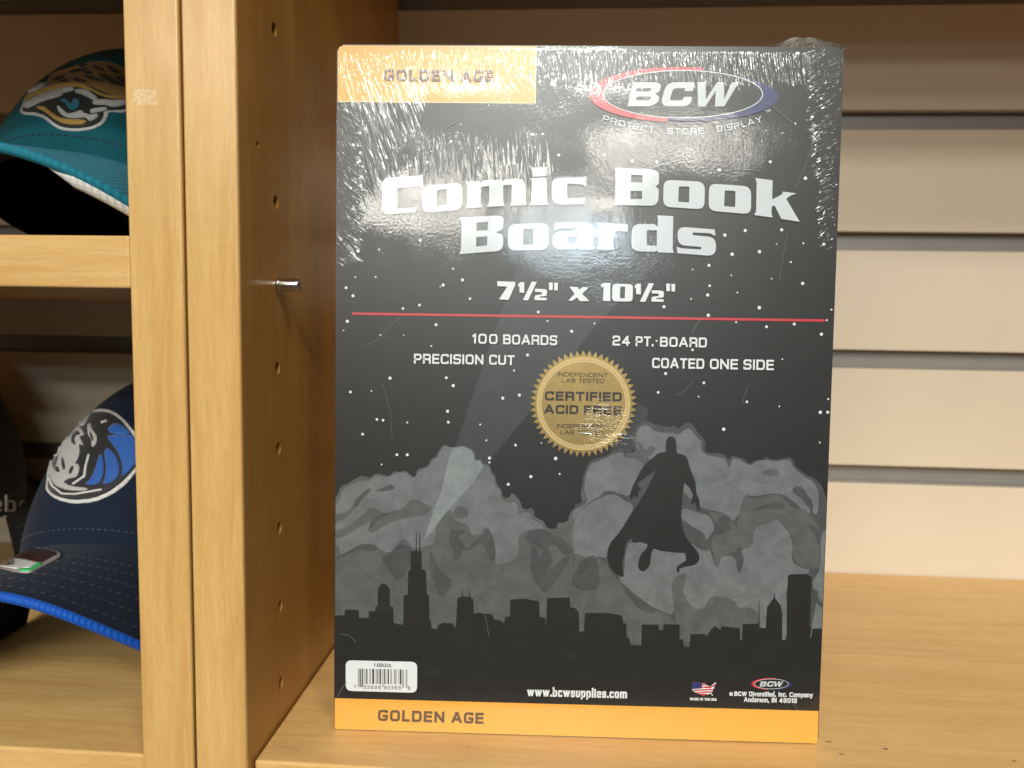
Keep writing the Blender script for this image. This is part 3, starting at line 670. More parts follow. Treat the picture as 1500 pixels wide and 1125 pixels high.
def glyphs(txt, th, track):
    """yields (list of loops in em units) and returns total advance"""
    out = []; x0 = 0.0
    for ch in txt:
        wd, st = GL[ch]; wd2 = max(wd, 0) + 0
        for s in st:
            path, closed = open_fillet(s)
            sh = [(x0 + th / 2 + p[0] * max(wd - th, 0.0), (th / 2 + p[1] * (1 - th)) if p[1] <= 1.001 else p[1]) for p in path]
            out.append((sh, closed))
        x0 += max(wd, th) + track
    return out, x0 - track
def text(bm, txt, p0, p1, hgt, th=0.185, track=0.15, k=10, curve=None, shear=0.0):
    """text whose baseline runs from photograph pixel p0 to p1; hgt = cap height in pixels"""
    strokes, adv = glyphs(txt, th, track)
    P0, P1 = Vector(p0), Vector(p1); d = P1 - P0; L = d.length
    sx = L / adv
    def place(x, y):
        x = x + shear * y
        if curve:
            c = curve(x / adv); c2 = curve(x / adv + 0.002); tt = (Vector(c2) - Vector(c)).normalized(); nn = Vector((tt.y, -tt.x))
            q = Vector(c) + nn * (y * hgt)
        else:
            tt = d / L; nn = Vector((tt.y, -tt.x)); q = P0 + tt * (x * sx) + nn * (y * hgt)
        return (q.x, q.y)
    r = sx / hgt                                       # keep stroke weight even when the text is stretched
    for i, (sh, closed) in enumerate(strokes):
        sh2 = [(p[0] * r, p[1]) for p in sh]
        Lp, Rp = thicken(sh2, closed, th)
        un = lambda q: place(q.x / r, q.y)
        A = [un(q) for q in Lp]; Bq = [un(q) for q in Rp]
        n = len(A); yy = -(0.012 + 0.03 * k + 0.003 * (i % 4)) * MM
        va = [bm.verts.new((lambda c: Vector((c[0] * MM, yy, c[1] * MM)))(uv(*q))) for q in A]
        vb = [bm.verts.new((lambda c: Vector((c[0] * MM, yy, c[1] * MM)))(uv(*q))) for q in Bq]
        for j in range(n if closed else n - 1):
            j2 = (j + 1) % n
            f = [va[j], vb[j], vb[j2], va[j2]]
            nrm = (f[1].co - f[0].co).cross(f[2].co - f[0].co) + (f[2].co - f[0].co).cross(f[3].co - f[0].co)
            bm.faces.new(f if nrm.y < 0 else f[::-1])
def lettering(name, mat, items, k=10, shadow=None):
    for it in items:
        (tx, p0, p1, h), kw = it[:4], (it[4] if len(it) > 4 else {})
        if shadow:
            bm = bmesh.new(); text(bm, tx, (p0[0] + .9, p0[1] + 1.1), (p1[0] + .9, p1[1] + 1.1), h, k=k - 1, **kw)
            pr_link(name + '_shadow', bm, shadow)
        bm = bmesh.new(); text(bm, tx, p0, p1, h, k=k, **kw)
        pr_link(name, bm, mat)

lettering('grade_lettering', P_brown, [('GOLDEN', (562, 118.5), (664, 119.5), 16.5, dict(th=.235, track=.15)), ('AGE', (675, 119.6), (723, 120), 16.5, dict(th=.235, track=.14))])
lettering('grade_lettering', P_brown, [('GOLDEN', (553.5, 1055.3), (651, 1058.2), 16.5, dict(th=.235, track=.15)), ('AGE', (661, 1058.4), (708.5, 1060), 16.5, dict(th=.235, track=.14))], k=12)
lettering('feature_lettering', P_white, [
    ('100', (691, 503), (729, 504), 14.5), ('BOARDS', (737, 504.2), (816, 505.8), 14.5),
    ('24', (897, 506), (922.5, 506.5), 14.5), ('PT.', (931, 507), (957, 507.5), 14.5), ('BOARD', (966.5, 507.8), (1035, 509), 14.5),
    ('PRECISION', (606.5, 532.5), (708, 534), 14.5), ('CUT', (716.5, 534), (753.5, 535), 14.5),
    ('COATED', (955, 539), (1031, 540.4), 15), ('ONE', (1039.5, 540.5), (1080.5, 541.2), 15), ('SIDE', (1088.5, 541.3), (1133, 542.2), 15)], shadow=P_shadow)
lettering('web_lettering', P_white, [('www.bcwsupplies.com', (772.5, 1019.3), (918, 1022.6), 12.8, dict(th=.2, track=.17))])
lettering('maker_lettering', P_white, [
    ('a', (1068, 1018.6), (1073, 1018.7), 6.5, dict(th=.22)), ('BCW', (1075.3, 1018.8), (1093.5, 1019.2), 6.5, dict(th=.24)), ('Diversified,', (1097, 1019.4), (1136, 1020), 7, dict(th=.2)), ('Inc.', (1140, 1020), (1152, 1020.3), 7, dict(th=.2)), ('Company', (1156, 1020.5), (1190, 1021.2), 7, dict(th=.2)),
    ('Anderson,', (1089.5, 1027.6), (1126, 1028.4), 7, dict(th=.2)), ('IN', (1130, 1028.5), (1137, 1028.7), 7, dict(th=.22)), ('46016', (1141, 1028.8), (1167, 1029.4), 7, dict(th=.22)),
    ('MADE', (1010.5, 1025.2), (1023, 1025.5), 3.9, dict(th=.24)), ('IN', (1025, 1025.5), (1029.5, 1025.6), 3.9, dict(th=.24)), ('THE', (1031.5, 1025.7), (1039.5, 1025.9), 3.9, dict(th=.24)), ('USA', (1041, 1025.9), (1049.5, 1026.2), 3.9, dict(th=.24))])

# ---- title lettering, traced letter by letter
T1, T2, T3, T4 = zm(540, 230, 7.5), zm(700, 230, 7.5), zm(860, 230, 7.5), zm(1000, 230, 7.5)
title = [
 T1([(146, 232, 90), (560, 205, 30), (600, 196), (590, 350), (560, 318, 20), (316, 340, 24), (316, 572, 14), (500, 556, 10), (532, 545), (522, 606, 8), (152, 630, 75)]),
 [T1([(590, 318, 85), (1032, 280, 95), (1030, 578, 90), (588, 612, 80)]), T1([(752, 362, 14), (862, 350, 14), (862, 525, 14), (752, 537, 14)])],
 T2([(-135, 275), (20, 264), (26, 290), (55, 258, 40), (260, 248, 25), (272, 270), (300, 242, 35), (522, 236, 100), (525, 480, 20), (540, 525), (355, 536), (370, 490, 15), (374, 302, 16), (278, 310, 16), (280, 490, 15), (292, 538), (104, 548), (122, 500, 15), (126, 318, 16), (32, 330, 18), (30, 500, 15), (48, 552), (-137, 565), (-118, 530, 15), (-113, 310, 15)]),
 T2([(575, 237), (755, 228), (757, 490, 15), (772, 523), (568, 528), (585, 490, 15), (592, 275, 15)]),
 T2([(592, 118), (757, 112), (755, 206), (602, 218)]),
 T2([(812, 232, 95), (1150, 222, 20), (1192, 212), (1190, 335), (1150, 303, 20), (980, 292, 22), (980, 457, 12), (1150, 455, 10), (1186, 446), (1172, 520, 8), (814, 522, 95)]),
 [T3([(298, 120), (690, 132, 60), (788, 160, 70), (786, 300, 60), (745, 325, 8), (786, 350, 60), (780, 538, 95), (290, 527), (306, 485, 15), (310, 165, 15)]), T3([(482, 196), (608, 200, 10), (606, 284, 10), (480, 280)]), T3([(475, 372), (604, 374, 10), (602, 464, 10), (474, 464)])],
 [T3([(840, 252, 85), (1293, 274, 95), (1286, 577, 85), (832, 546, 85)]), T3([(1005, 325, 14), (1122, 325, 14), (1118, 502, 14), (1000, 495, 14)])],
 [T4([(287, 293, 85), (750, 325, 95), (748, 630, 85), (282, 590, 85)]), T4([(460, 368, 14), (578, 375, 14), (574, 552, 14), (452, 542, 14)])],
 T4([(795, 233), (985, 258), (980, 468), (1085, 415, 20), (1100, 382), (1250, 402), (1180, 425, 20), (1135, 462), (1283, 713), (1080, 681), (1006, 533), (976, 545), (972, 620, 15), (986, 666), (782, 638), (803, 598, 15), (810, 285, 15)]),
 [T1([(1006, 667), (1420, 644, 60), (1484, 660, 60), (1480, 800, 60), (1388, 829), (1480, 850, 60), (1478, 1030, 85), (1000, 1066), (1016, 1010, 20), (1022, 712, 20)]), T1([(1185, 720), (1312, 712, 12), (1308, 805, 12), (1183, 812)]), T1([(1183, 880), (1305, 872, 12), (1302, 972, 12), (1180, 985)])],
 [T2([(335, 742, 85), (781, 722, 95), (778, 1018, 90), (330, 1030, 85)]), T2([(500, 790, 14), (612, 785, 14), (608, 962, 14), (498, 968, 14)])],
 [T2([(848, 722), (1262, 718, 90), (1264, 970, 15), (1284, 1018), (1105, 1018), (1098, 1000), (1080, 1015, 12), (820, 1016, 95), (824, 822, 85), (1090, 812, 8), (1092, 780, 14), (890, 785, 20), (838, 810)]), T2([(990, 878, 14), (1092, 875), (1090, 955), (990, 950, 14)])],
 T3([(110, 728), (278, 728), (286, 755), (310, 732, 20), (448, 738), (445, 822), (320, 812, 20), (288, 850, 20), (288, 985, 15), (306, 1020), (96, 1018), (118, 980, 15), (122, 770, 15)]),
 [T3([(770, 642), (945, 652), (938, 1010, 15), (950, 1054), (778, 1048), (770, 1028), (745, 1042, 12), (485, 1035, 95), (490, 738, 95), (740, 738, 50), (772, 765), (777, 690, 15)]), T3([(655, 805, 12), (765, 805), (762, 978), (652, 972, 12)])],
 T3([(992, 766, 90), (1400, 797), (1408, 868), (1345, 838, 20), (1157, 830, 12), (1157, 860, 12), (1414, 884, 90), (1412, 1090, 95), (990, 1057), (982, 985), (1025, 1004, 20), (1252, 1018, 13), (1250, 988, 13), (992, 968, 90)]),
]
def shifted(polys, dx, dy):
    f = lambda lp: [(p[0] + dx, p[1] + dy) + tuple(p[2:]) for p in lp]
    return [[f(lp) for lp in pl] if isinstance(pl[0], list) else f(pl) for pl in polys]
pr('title_shadow', P_shadow, shifted(title, 0.7, 1.4), 9)
pr('title_lettering', P_silver, title, 10)
T5 = zm(710, 390, 5)
two = [(368, 165), (440, 168, 15), (457, 176, 12), (454, 218, 10), (402, 222), (402, 229), (455, 232), (453, 250), (365, 248), (367, 214, 12), (418, 207), (418, 190), (368, 188)]
one = [(245, 130), (265, 117), (290, 117), (290, 195), (255, 193), (255, 147), (245, 150)]
sl = [(345, 113), (382, 115), (318, 250), (280, 248)]
q1 = [(470, 120), (499, 120), (497, 175), (472, 175)]; q2 = [(508, 122), (536, 122), (534, 178), (509, 176)]
mv = lambda p, dx, dy: [(a[0] + dx, a[1] + dy) + tuple(a[2:]) for a in p]
size_t = [T5(p) for p in ([(92, 110), (225, 115), (222, 142), (175, 246), (105, 243), (166, 150), (130, 147), (93, 146)], one, sl, two, q1, q2,
    [(620, 150), (680, 153), (692, 173), (715, 153), (762, 155), (712, 203), (766, 255), (698, 256), (676, 228), (642, 253), (612, 252), (658, 202)],
    [(850, 132), (880, 122), (920, 124), (918, 256), (865, 253), (872, 152), (850, 152)], mv(one, 853, 11), mv(sl, 856, 11), mv(two, 855, 11), mv(q1, 858, 8), mv(q2, 858, 8))]
size_t.append([T5([(935, 128, 28), (1085, 132, 28), (1082, 259, 28), (932, 256, 28)]), T5([(992, 150, 8), (1028, 150, 8), (1025, 235, 8), (990, 235, 8)])])
pr('size_shadow', P_shadow, shifted(size_t, 1.0, 1.2) + shifted(size_t, -0.8, 0.3), 9)
pr('size_lettering', P_white, size_t, 10)

# ---- maker's logo
def ell(cx_, cy_, rx, ry, a0=0, a1=360, n=72):
    return [(cx_ + rx * math.cos(math.radians(a0 + (a1 - a0) * i / n)), cy_ + ry * math.sin(math.radians(a0 + (a1 - a0) * i / n))) for i in range(n + (0 if a1 - a0 == 360 else 1))]
def logo(cx_, cy_, s, k, rim):
    f = lambda P: [(cx_ + (p[0] - 750) / 5 * s, cy_ + (p[1] - 292) / 5 * s) + ((p[2] / 5 * s,) if len(p) > 2 else ()) for p in P]
    # crescents: an outer ellipse, red on the left and blue on the right, behind a dark oval with a white rim
    red = f(ell(720, 294, 656, 202, 98, 286, 60))
    blue = f(ell(815, 312, 632, 176, -68, 106, 60))
    pr('logo_crescent', P_red, [red], k)
    pr('logo_crescent', P_blue, [blue], k + 1)
    pr('logo_rim', P_white, [[f(ell(750, 292, 586, 177)), f(ell(750, 292, 586 - rim * 5 / s, 177 - rim * 5 / s))[::-1]]], k + 3)
    pr('logo_oval', P_black, [f(ell(750, 292, 583, 174))], k + 2)
    b = [[(345, 380), (388, 205), (560, 205, 30), (592, 222, 25), (580, 275, 25), (545, 291, 8), (578, 305, 22), (570, 350, 25), (520, 380, 50)], [(412, 249), (406, 273), (505, 273, 10), (522, 249, 10)], [(413, 309), (405, 337), (505, 337, 12), (522, 309, 10)]]
    c = [(832, 240, 15), (822, 270), (762, 270), (768, 249, 8), (680, 249, 25), (652, 338, 20), (748, 338, 12), (758, 312), (818, 312), (808, 360, 25), (770, 381, 30), (585, 381, 60), (628, 205, 70), (838, 205, 35)]
    wv = [(855, 205), (916, 205), (918, 330), (1000, 205), (1052, 205), (1052, 330), (1108, 205), (1160, 205), (1052, 382), (985, 382), (990, 268), (915, 382), (862, 382)]
    pr('logo_lettering', P_silver, [[f(q) for q in b], f(c), f(wv)], k + 4)
logo(1000, 138.4, 1.0, 9, 1.3)
logo(1129.5, 1001.2, 0.212, 9, 0.55)
zt = zm(850, 80, 5)
arc = lambda x: 590 - 100 * ((x - 755) / 595) ** 2
def arcf(xa, xb): return lambda t: (850 + (xa + (xb - xa) * t) / 5, 80 + (arc(xa + (xb - xa) * t) - 2) / 5)
bm = bmesh.new()
for wd, xa, xb in (('PROTECT', 158, 540), ('STORE', 632, 905), ('DISPLAY', 1000, 1335)):
    text(bm, wd, (850 + xa / 5, 0), (850 + xb / 5, 0), 9.2, th=.17, track=.2, k=10, curve=arcf(xa, xb))
text(bm, 'TM', (1122, 166.5), (1128.5, 163.5), 4.2, th=.18, track=.12, k=10)
pr_link('slogan_lettering', bm, P_silver)
bm = bmesh.new(); c = uv(1085.5, 123)
fill_uv(bm, [[(c[0] + .62 * math.cos(a * .4488), c[1] + .62 * math.sin(a * .4488)) for a in range(14)], [(c[0] + .45 * math.cos(a * .4488), c[1] + .45 * math.sin(a * .4488)) for a in range(14)]], 14)
text(bm, 'R', (1084.6, 124.4), (1086.6, 124.4), 2.8, th=.2, k=14)
pr_link('registered_mark', bm, P_silver)

# ---- gold seal
sc_ = uv(854.3, 591.4); mmpx = (uv(900, 591)[0] - uv(800, 591)[0]) / 100
def circ(r, n=90): return [(sc_[0] + r * mmpx * math.cos(2 * math.pi * i / n), sc_[1] + r * mmpx * math.sin(2 * math.pi * i / n)) for i in range(n)]
NT = 52
teeth = []
for i in range(NT * 2):
    r = (78.6 if i % 2 == 0 else 69.8) * mmpx; a = math.pi * i / NT + 0.02
    teeth.append((sc_[0] + r * math.cos(a), sc_[1] + r * math.sin(a)))
def disc(name, mat, loops, k):
    bm = bmesh.new(); fill_uv(bm, loops, k); return pr_link(name, bm, mat)
disc('seal_shadow', P_shadow, [[(p[0] + 0.35, p[1] - 0.45) for p in teeth]], 10)
disc('seal', P_gold, [teeth], 11)
disc('seal_ring', P_gold2, [circ(68.2), circ(66.6)[::-1]], 12)
disc('seal_ring', P_gold2, [circ(62.6), circ(61.4)[::-1]], 12)
disc('seal_ring', P_gold3, [circ(44.5), circ(43.6)[::-1]], 12)
bm = bmesh.new()
for i in range(150):
    a = 2 * math.pi * i / 150; d = 0.0125
    fill_uv(bm, [[(sc_[0] + r * mmpx * math.cos(t), sc_[1] + r * mmpx * math.sin(t)) for r, t in ((63.0, a - d), (66.2, a - d), (66.2, a + d), (63.0, a + d))]], 12)
pr_link('seal_beading', bm, P_gold2)['kind'] = 'stuff'
lettering('seal_lettering', P_ink, [
    ('INDEPENDENT', (816.5, 551.2), (890.5, 553.2), 6.4, dict(th=.17, track=.11)), ('LAB', (822.5, 560), (843, 560.4), 6.2, dict(th=.17, track=.11)), ('TESTED', (847.5, 560.6), (885, 561.4), 6.2, dict(th=.17, track=.11)),
    ('CERTIFIED', (797.5, 586.5), (911, 588.2), 13.6, dict(th=.25, track=.07)),
    ('ACID', (796.5, 606), (847.5, 606.8), 13.4, dict(th=.25, track=.07)), ('FREE', (854.5, 607), (910.5, 608.4), 13.4, dict(th=.25, track=.07)),
    ('INDEPENDENT', (815.5, 627), (887.5, 628), 6.4, dict(th=.17, track=.11)), ('LAB', (821, 636), (841, 636.3), 6.2, dict(th=.17, track=.11)), ('TESTED', (845.5, 636.5), (883, 637), 6.2, dict(th=.17, track=.11))], k=13)

# ---- bar code label
ZB = zm(490, 960, 7.5)
pr('barcode_label', P_white, [ZB([(124, 50, 70), (910, 68, 70), (908, 408, 70), (126, 386, 70)])], 9)
bm_d, bm_g = bmesh.new(), bmesh.new()
for x0_, x1_, dark, y1_ in ((258, 283, 0, 345), (285, 296, 1, 345), (304, 316, 1, 345), (324, 334, 0, 312), (345, 356, 1, 312), (362, 367, 1, 312), (384, 402, 0, 312), (416, 436, 1, 312), (444, 452, 0, 312), (464, 474, 1, 312), (477, 487, 0, 312), (495, 512, 1, 312), (524, 540, 0, 345), (547, 558, 1, 312), (562, 572, 0, 312), (585, 600, 1, 312), (614, 634, 0, 314), (652, 684, 0, 314), (702, 713, 0, 314), (720, 736, 1, 316), (742, 764, 0, 352), (782, 802, 0, 354)):
    dy = lambda q: (q - 258) * 0.018
    fill(bm_d if dark else bm_g, [ZB([(x0_, 142 + dy(x0_)), (x1_, 142 + dy(x1_)), (x1_, y1_), (x0_, y1_)])], 10)
pr_link('barcode', bm_d, P_ink); pr_link('barcode', bm_g, P_grey, None)
lettering('barcode_lettering', P_ink, [('1-BBGOL', (547, 976), (574, 977), 5.0, dict(th=.17, shear=.2)), ('7', (518.5, 1007.5), (522, 1007.6), 5, dict(th=.15)), ('22626', (533, 1008.5), (558, 1009), 5, dict(th=.15, track=.35)), ('90365', (562.5, 1009), (587.5, 1009.5), 5, dict(th=.15, track=.35)), ('6', (597.5, 1009.7), (601, 1009.8), 5, dict(th=.15))], k=10)

# ---- little flag map
ZF = zm(990, 970, 6.818)
usa = [(165, 200), (205, 195), (250, 205), (262, 210), (290, 205), (300, 225), (325, 232), (345, 242), (368, 218), (392, 198), (402, 205), (385, 235), (378, 262), (365, 285), (352, 305), (370, 330), (362, 332), (345, 308), (318, 320), (290, 318), (270, 338), (250, 318), (220, 308), (195, 300), (162, 275), (155, 240)]
pr('flag_map', P_white, [ZF(usa)], 9)
pr('flag_field', P_blue, [ZF([(165, 200), (205, 195), (250, 205), (262, 212), (258, 258), (210, 262), (160, 266), (155, 240)])], 10)
pr('flag_stripe', P_red, [ZF(p) for p in ([(262, 212), (290, 206), (298, 222), (262, 228)], [(262, 238), (330, 236), (345, 244), (375, 222), (398, 202), (385, 235), (345, 256), (262, 252)],
    [(170, 272), (260, 266), (380, 262), (370, 276), (260, 280), (178, 285)], [(188, 296), (260, 290), (360, 286), (352, 300), (260, 304), (200, 304)], [(225, 310), (320, 312), (300, 320), (268, 336), (250, 320)])], 11)

# hairline scratches in the wrap
for pth, wd in (([(1098, 142), (1130, 155), (1160, 180)], .5), ([(1062, 250.5), (1085, 248), (1112, 251)], .8), ([(1191, 190), (1188, 215), (1178, 245), (1165, 275)], .45), ([(1014, 487), (1020, 475), (1027, 466)], .6),
                ([(946, 166), (958, 162.5), (982, 164)], .7), ([(655, 188), (662, 182), (668, 180)], .7), ([(538, 506), (556, 496), (570, 478), (590, 463)], .35), ([(1152, 345), (1143, 392), (1141, 410)], .35), ([(495, 1018), (503, 1005), (509, 998)], .5),
                ([(1095, 565), (1090, 580), (1086, 592)], .4), ([(522, 940), (512, 930), (500, 928)], .4), ([(990, 580), (1003, 572), (1015, 560)], .35), ([(560, 560), (572, 600), (575, 640)], .3), ([(700, 880), (712, 905), (716, 930)], .3)):
    n_ = 8; P_ = [Vector(q) for q in pth]; dn = []
    for i in range(len(P_) - 1): dn += [P_[i].lerp(P_[i + 1], q / n_) for q in range(n_)]
    dn.append(P_[-1]); L_, R_ = thicken(dn, False, wd)
    bm = bmesh.new(); fill(bm, [[(q.x, q.y) for q in L_] + [(q.x, q.y) for q in reversed(R_)]], 16); pr_link('film_scratch', bm, P_t4)

# loose fold of film standing up at the top right corner
mt, g = newmat('clear_film'); x, y, z = g.coords()
nt = mt.node_tree; pb = g.bsdf(); nt.nodes.remove(pb)
tr = nt.nodes.new('ShaderNodeBsdfTransparent'); gl = nt.nodes.new('ShaderNodeBsdfGlossy'); mx = nt.nodes.new('ShaderNodeMixShader'); fr = nt.nodes.new('ShaderNodeFresnel')
tr.inputs[0].default_value = (.93, .93, .92, 1); gl.inputs['Roughness'].default_value = 0.16
nrm = g.bump(g.noise(g.vec(x * 0.55, y * 0.3, z * 0.5), 1.0, 2, 0.5) * 1.6)
nt.links.new(nrm, gl.inputs['Normal']); nt.links.new(nrm, fr.inputs['Normal']); fr.inputs[0].default_value = 1.65
nt.links.new(fr.outputs[0], mx.inputs[0]); nt.links.new(tr.outputs[0], mx.inputs[1]); nt.links.new(gl.outputs[0], mx.inputs[2])
df = nt.nodes.new('ShaderNodeBsdfDiffuse'); df.inputs[0].default_value = (.8, .79, .77, 1); m2 = nt.nodes.new('ShaderNodeMixShader'); m2.inputs[0].default_value = 0.3
nt.links.new(mx.outputs[0], m2.inputs[1]); nt.links.new(df.outputs[0], m2.inputs[2]); nt.links.new(m2.outputs[0], nt.nodes['Material Output'].inputs[0]); M_film = mt
bm = bmesh.new(); NU, NV = 40, 12; gr = []
for i in range(NU + 1):
    a = i / NU; row = []
    hgt = 5.2 * (math.sin(math.pi * a ** 0.9) ** 0.7) * (1 - 0.25 * a)
    for j in range(NV + 1):
        b = j / NV                                            # arch of film from the front edge back over the top
        xx = 165.2 + 26.2 * a + 0.5 * math.sin(9 * a + 5 * b)
        row.append(bm.verts.new(Vector((xx, -0.35 + 9.0 * b, BH - 0.6 + 0.03 * 9 * b + hgt * math.sin(math.pi * min(1, 0.3 + b * .7)) + 0.25 * math.sin(23 * a + 6 * b))) * MM))
    gr.append(row)
for i in range(NU):
    for j in range(NV): bm.faces.new((gr[i][j], gr[i + 1][j], gr[i + 1][j + 1], gr[i][j + 1]))
finish('film_fold', bm, M_film, pack, True)

#CAPS#
# ------------------------------------------------------------------ caps
def cloth(name, colr, rough=0.85, rib=0.0, sheen=0.06):
    mt, g = newmat(name); x, y, z = g.coords()
    n = g.noise(g.vec(x, y, z), 0.08, 3, 0.6); f = g.noise(g.vec(x, y, z), 2.2, 2, 0.7)
    c = g.mix(n, sc(colr, 0.86), sc(colr, 1.12)); c = g.mix(f * 0.35, c, sc(colr, 0.6))
    g.put('Base Color', c); g.put('Roughness', rough); g.put('Specular IOR Level', 0.25)
    g.put('Sheen Weight', sheen); g.put('Sheen Roughness', 0.5)
    weave = ((x + y) * 5.0).sin() * 0.03 + ((z + x * 0.3) * 5.0).sin() * 0.03
    h = f * 0.05 + weave
    if rib: h = h + (x * rib).sin() * 0.12
    g.put('Normal', g.bump(h, 0.001, 0.8))
    return mt
def thread(name, colr, ang=1.0):
    mt, g = newmat(name); x, y, z = g.coords()
    f = g.noise(g.vec((x + z * ang) * 2.6, y * 0.5, (z - x * ang) * 0.35), 1.0, 2, 0.6)
    g.put('Base Color', g.mix(f, sc(colr, 0.55), sc(colr, 1.15))); g.put('Roughness', 0.6); g.put('Sheen Weight', 0.3)
    g.put('Normal', g.bump(f * 0.35, 0.001, 1.0)); return mt
F_teal = cloth('teal_twill', (0.004, 0.115, 0.145)); F_teal2 = cloth('light_teal_mesh', (0.010, 0.19, 0.27), 0.7, 3.0)
F_navy = cloth('navy_twill', (0.0045, 0.011, 0.028)); F_royal = cloth('royal_binding', (0.006, 0.095, 0.50), 0.6, 4.0)
F_black = cloth('black_twill', (0.012, 0.011, 0.010)); F_lining = cloth('dark_lining', (0.010, 0.009, 0.008), 0.9, 0, 0.05); F_white = cloth('white_piping', (0.72, 0.70, 0.65), 0.7, 3.5)
E_white = thread('white_thread', (0.74, 0.72, 0.68)); E_black = thread('black_thread', (0.008, 0.008, 0.009)); E_gold = thread('gold_thread', (0.62, 0.37, 0.07), 0.4)
E_tan = thread('tan_thread', (0.33, 0.18, 0.045), 0.4); E_brown = thread('brown_thread', (0.03, 0.014, 0.006), 0.4); E_teal = thread('teal_thread', (0.01, 0.22, 0.32)); E_silver = thread('silver_thread', (0.52, 0.50, 0.47), 0.6)
E_royal = thread('royal_thread', (0.012, 0.11, 0.44)); E_seam = thread('seam_thread', (0.022, 0.032, 0.055))
S_label = plain('glossy_sticker_white', (0.78, 0.78, 0.76), 0.2); S_brown = plain('glossy_sticker_brown', (0.055, 0.022, 0.015), 0.2, 0.5, 0, 0.3, 0.9); S_grey = plain('sticker_rim', (0.33, 0.28, 0.27), 0.25); S_green = plain('sticker_green', (0.06, 0.62, 0.18), 0.25)

def make_cap(name, label, loc, yaw, tilt, a, b, h, k, reach, mats, nexp=2.0, slope=0.05, bw=83.0, trim=None, roll=0.0):
    """baseball cap: local x right, -y to the brim, z up; returns the thing, a BVH of the crown and one of the brim (world mm)"""
    m_crown, m_brim, m_under, m_edge = mats
    t = thing(name, label, 'cap', Vector(loc) * MM, 'caps on the left cabinet shelves')
    ct, st = math.cos(tilt), math.sin(tilt); cyw, syw = math.cos(yaw), math.sin(yaw)
    cro, sro = math.cos(roll), math.sin(roll)
    def T(x, y, z):
        x, z = x * cro + z * sro, -x * sro + z * cro
        y, z = y * ct + z * st, -y * st + z * ct
        return Vector((x * cyw - y * syw, x * syw + y * cyw, z))
    def crown_pt(th, ph, off=0.0):
        Cc, Ss = max(math.cos(ph), 0) ** (2 / nexp), max(math.sin(ph), 0) ** (2 / nexp)
        front = max(0.0, math.cos(th)) ** 2
        # six panels: shallow creases between them
        crease = 1 - 0.006 * abs(math.cos(3 * th)) ** 18
        x = (a + off) * Cc * math.sin(th) * crease
        y = -(b + off) * Cc * math.cos(th) * crease - 4.0 * front * Ss * Cc
        z = (h + off) * Ss - 0.42 * k * (a * math.sin(th)) ** 2 * (1 - Ss) - 1.2 * (1 - Ss)
        return T(x, y, z)
    def shell(off, n=72, q=26):
        bm = bmesh.new(); rows = []
        for j in range(q):
            ph = (j / q) * math.pi / 2
            rows.append([bm.verts.new(crown_pt(2 * math.pi * i / n, ph, off) * MM) for i in range(n)])
        top = bm.verts.new(crown_pt(0, math.pi / 2, off) * MM)
        for p, q_ in zip(rows, rows[1:]):
            for i in range(n): bm.faces.new((p[i], p[(i + 1) % n], q_[(i + 1) % n], q_[i]))
        for i in range(n): bm.faces.new((rows[-1][i], rows[-1][(i + 1) % n], top))
        return bm
    bm = shell(0.0); wm = Matrix.Translation(Vector(loc))
    vv = [Vector(v.co) / MM + Vector(loc) for v in bm.verts]; bm.verts.index_update()
    bvh = BVHTree.FromPolygons(vv, [[v.index for v in f.verts] for f in bm.faces])
    finish('crown', bm, m_crown, t, True)
    finish('lining', shell(-1.6), F_lining, t, True)
    # brim
    NT_, NS = 48, 14; W_ = bw; A0 = math.radians(78)
    def brim_pt(u, s, dz=0.0):
        th = A0 * u
        xi, yi = a * math.sin(th), -b * math.cos(th)
        al = math.pi / 2 * u
        xo = W_ * math.copysign(abs(math.sin(al)) ** 0.85, u); yo = -(b * math.cos(A0)) - (b * (1 - math.cos(A0)) + reach) * max(math.cos(al), 0) ** 0.80
        x, y = xi * (1 - s) + xo * s, yi * (1 - s) + yo * s
        z = -k * x * x * (0.42 + 0.58 * s) - slope * s * reach + dz
        return T(x, y, z)
    def sheet(dz):
        bm = bmesh.new(); g_ = [[bm.verts.new(brim_pt(-1 + 2 * i / NT_, j / NS, dz) * MM) for j in range(NS + 1)] for i in range(NT_ + 1)]
        for i in range(NT_):
            for j in range(NS): bm.faces.new((g_[i][j], g_[i + 1][j], g_[i + 1][j + 1], g_[i][j + 1]))
        return bm
    bm = sheet(0.0); bm.verts.index_update()
    vb = [Vector(v.co) / MM + Vector(loc) for v in bm.verts]
    bvb = BVHTree.FromPolygons(vb, [[v.index for v in f.verts] for f in bm.faces])
    br = finish('brim', bm, m_brim, t, True)
    finish('brim_underside', sheet(-2.6), m_under, t, True)
    bm = bmesh.new()
    tube_bm(bm, [brim_pt(-1 + 2 * i / 80, 1.0, -1.2) for i in range(81)], 1.9, 8)
    finish('brim_edge', bm, m_edge, t, True)
    if trim:
        bm = bmesh.new(); n = 60
        pts = [brim_pt(0.16 + 0.80 * i / n, 0.985, -3.2) for i in range(n + 1)]
        rings = []
        for i, p in enumerate(pts):
            r_ = 0.2 + 3.2 * min(1, i / 5) * (1 - 0.35 * i / n); q_ = brim_pt(0.16 + 0.80 * i / n, 0.95, -3.6)
            sd = (q_ - p).normalized(); up_ = Vector((0, 0, 1))
            rings.append([bm.verts.new((p + sd * r_ * math.cos(2 * math.pi * m_ / 8) * 0.6 + up_ * r_ * math.sin(2 * math.pi * m_ / 8)) * MM) for m_ in range(8)])
        for A_, B2 in zip(rings, rings[1:]):
            for m_ in range(8): bm.faces.new((A_[m_], A_[(m_ + 1) % 8], B2[(m_ + 1) % 8], B2[m_]))
        finish('brim_trim', bm, trim, t, True)
    # stitched rows on the brim and round the crown seam
    bm = bmesh.new()
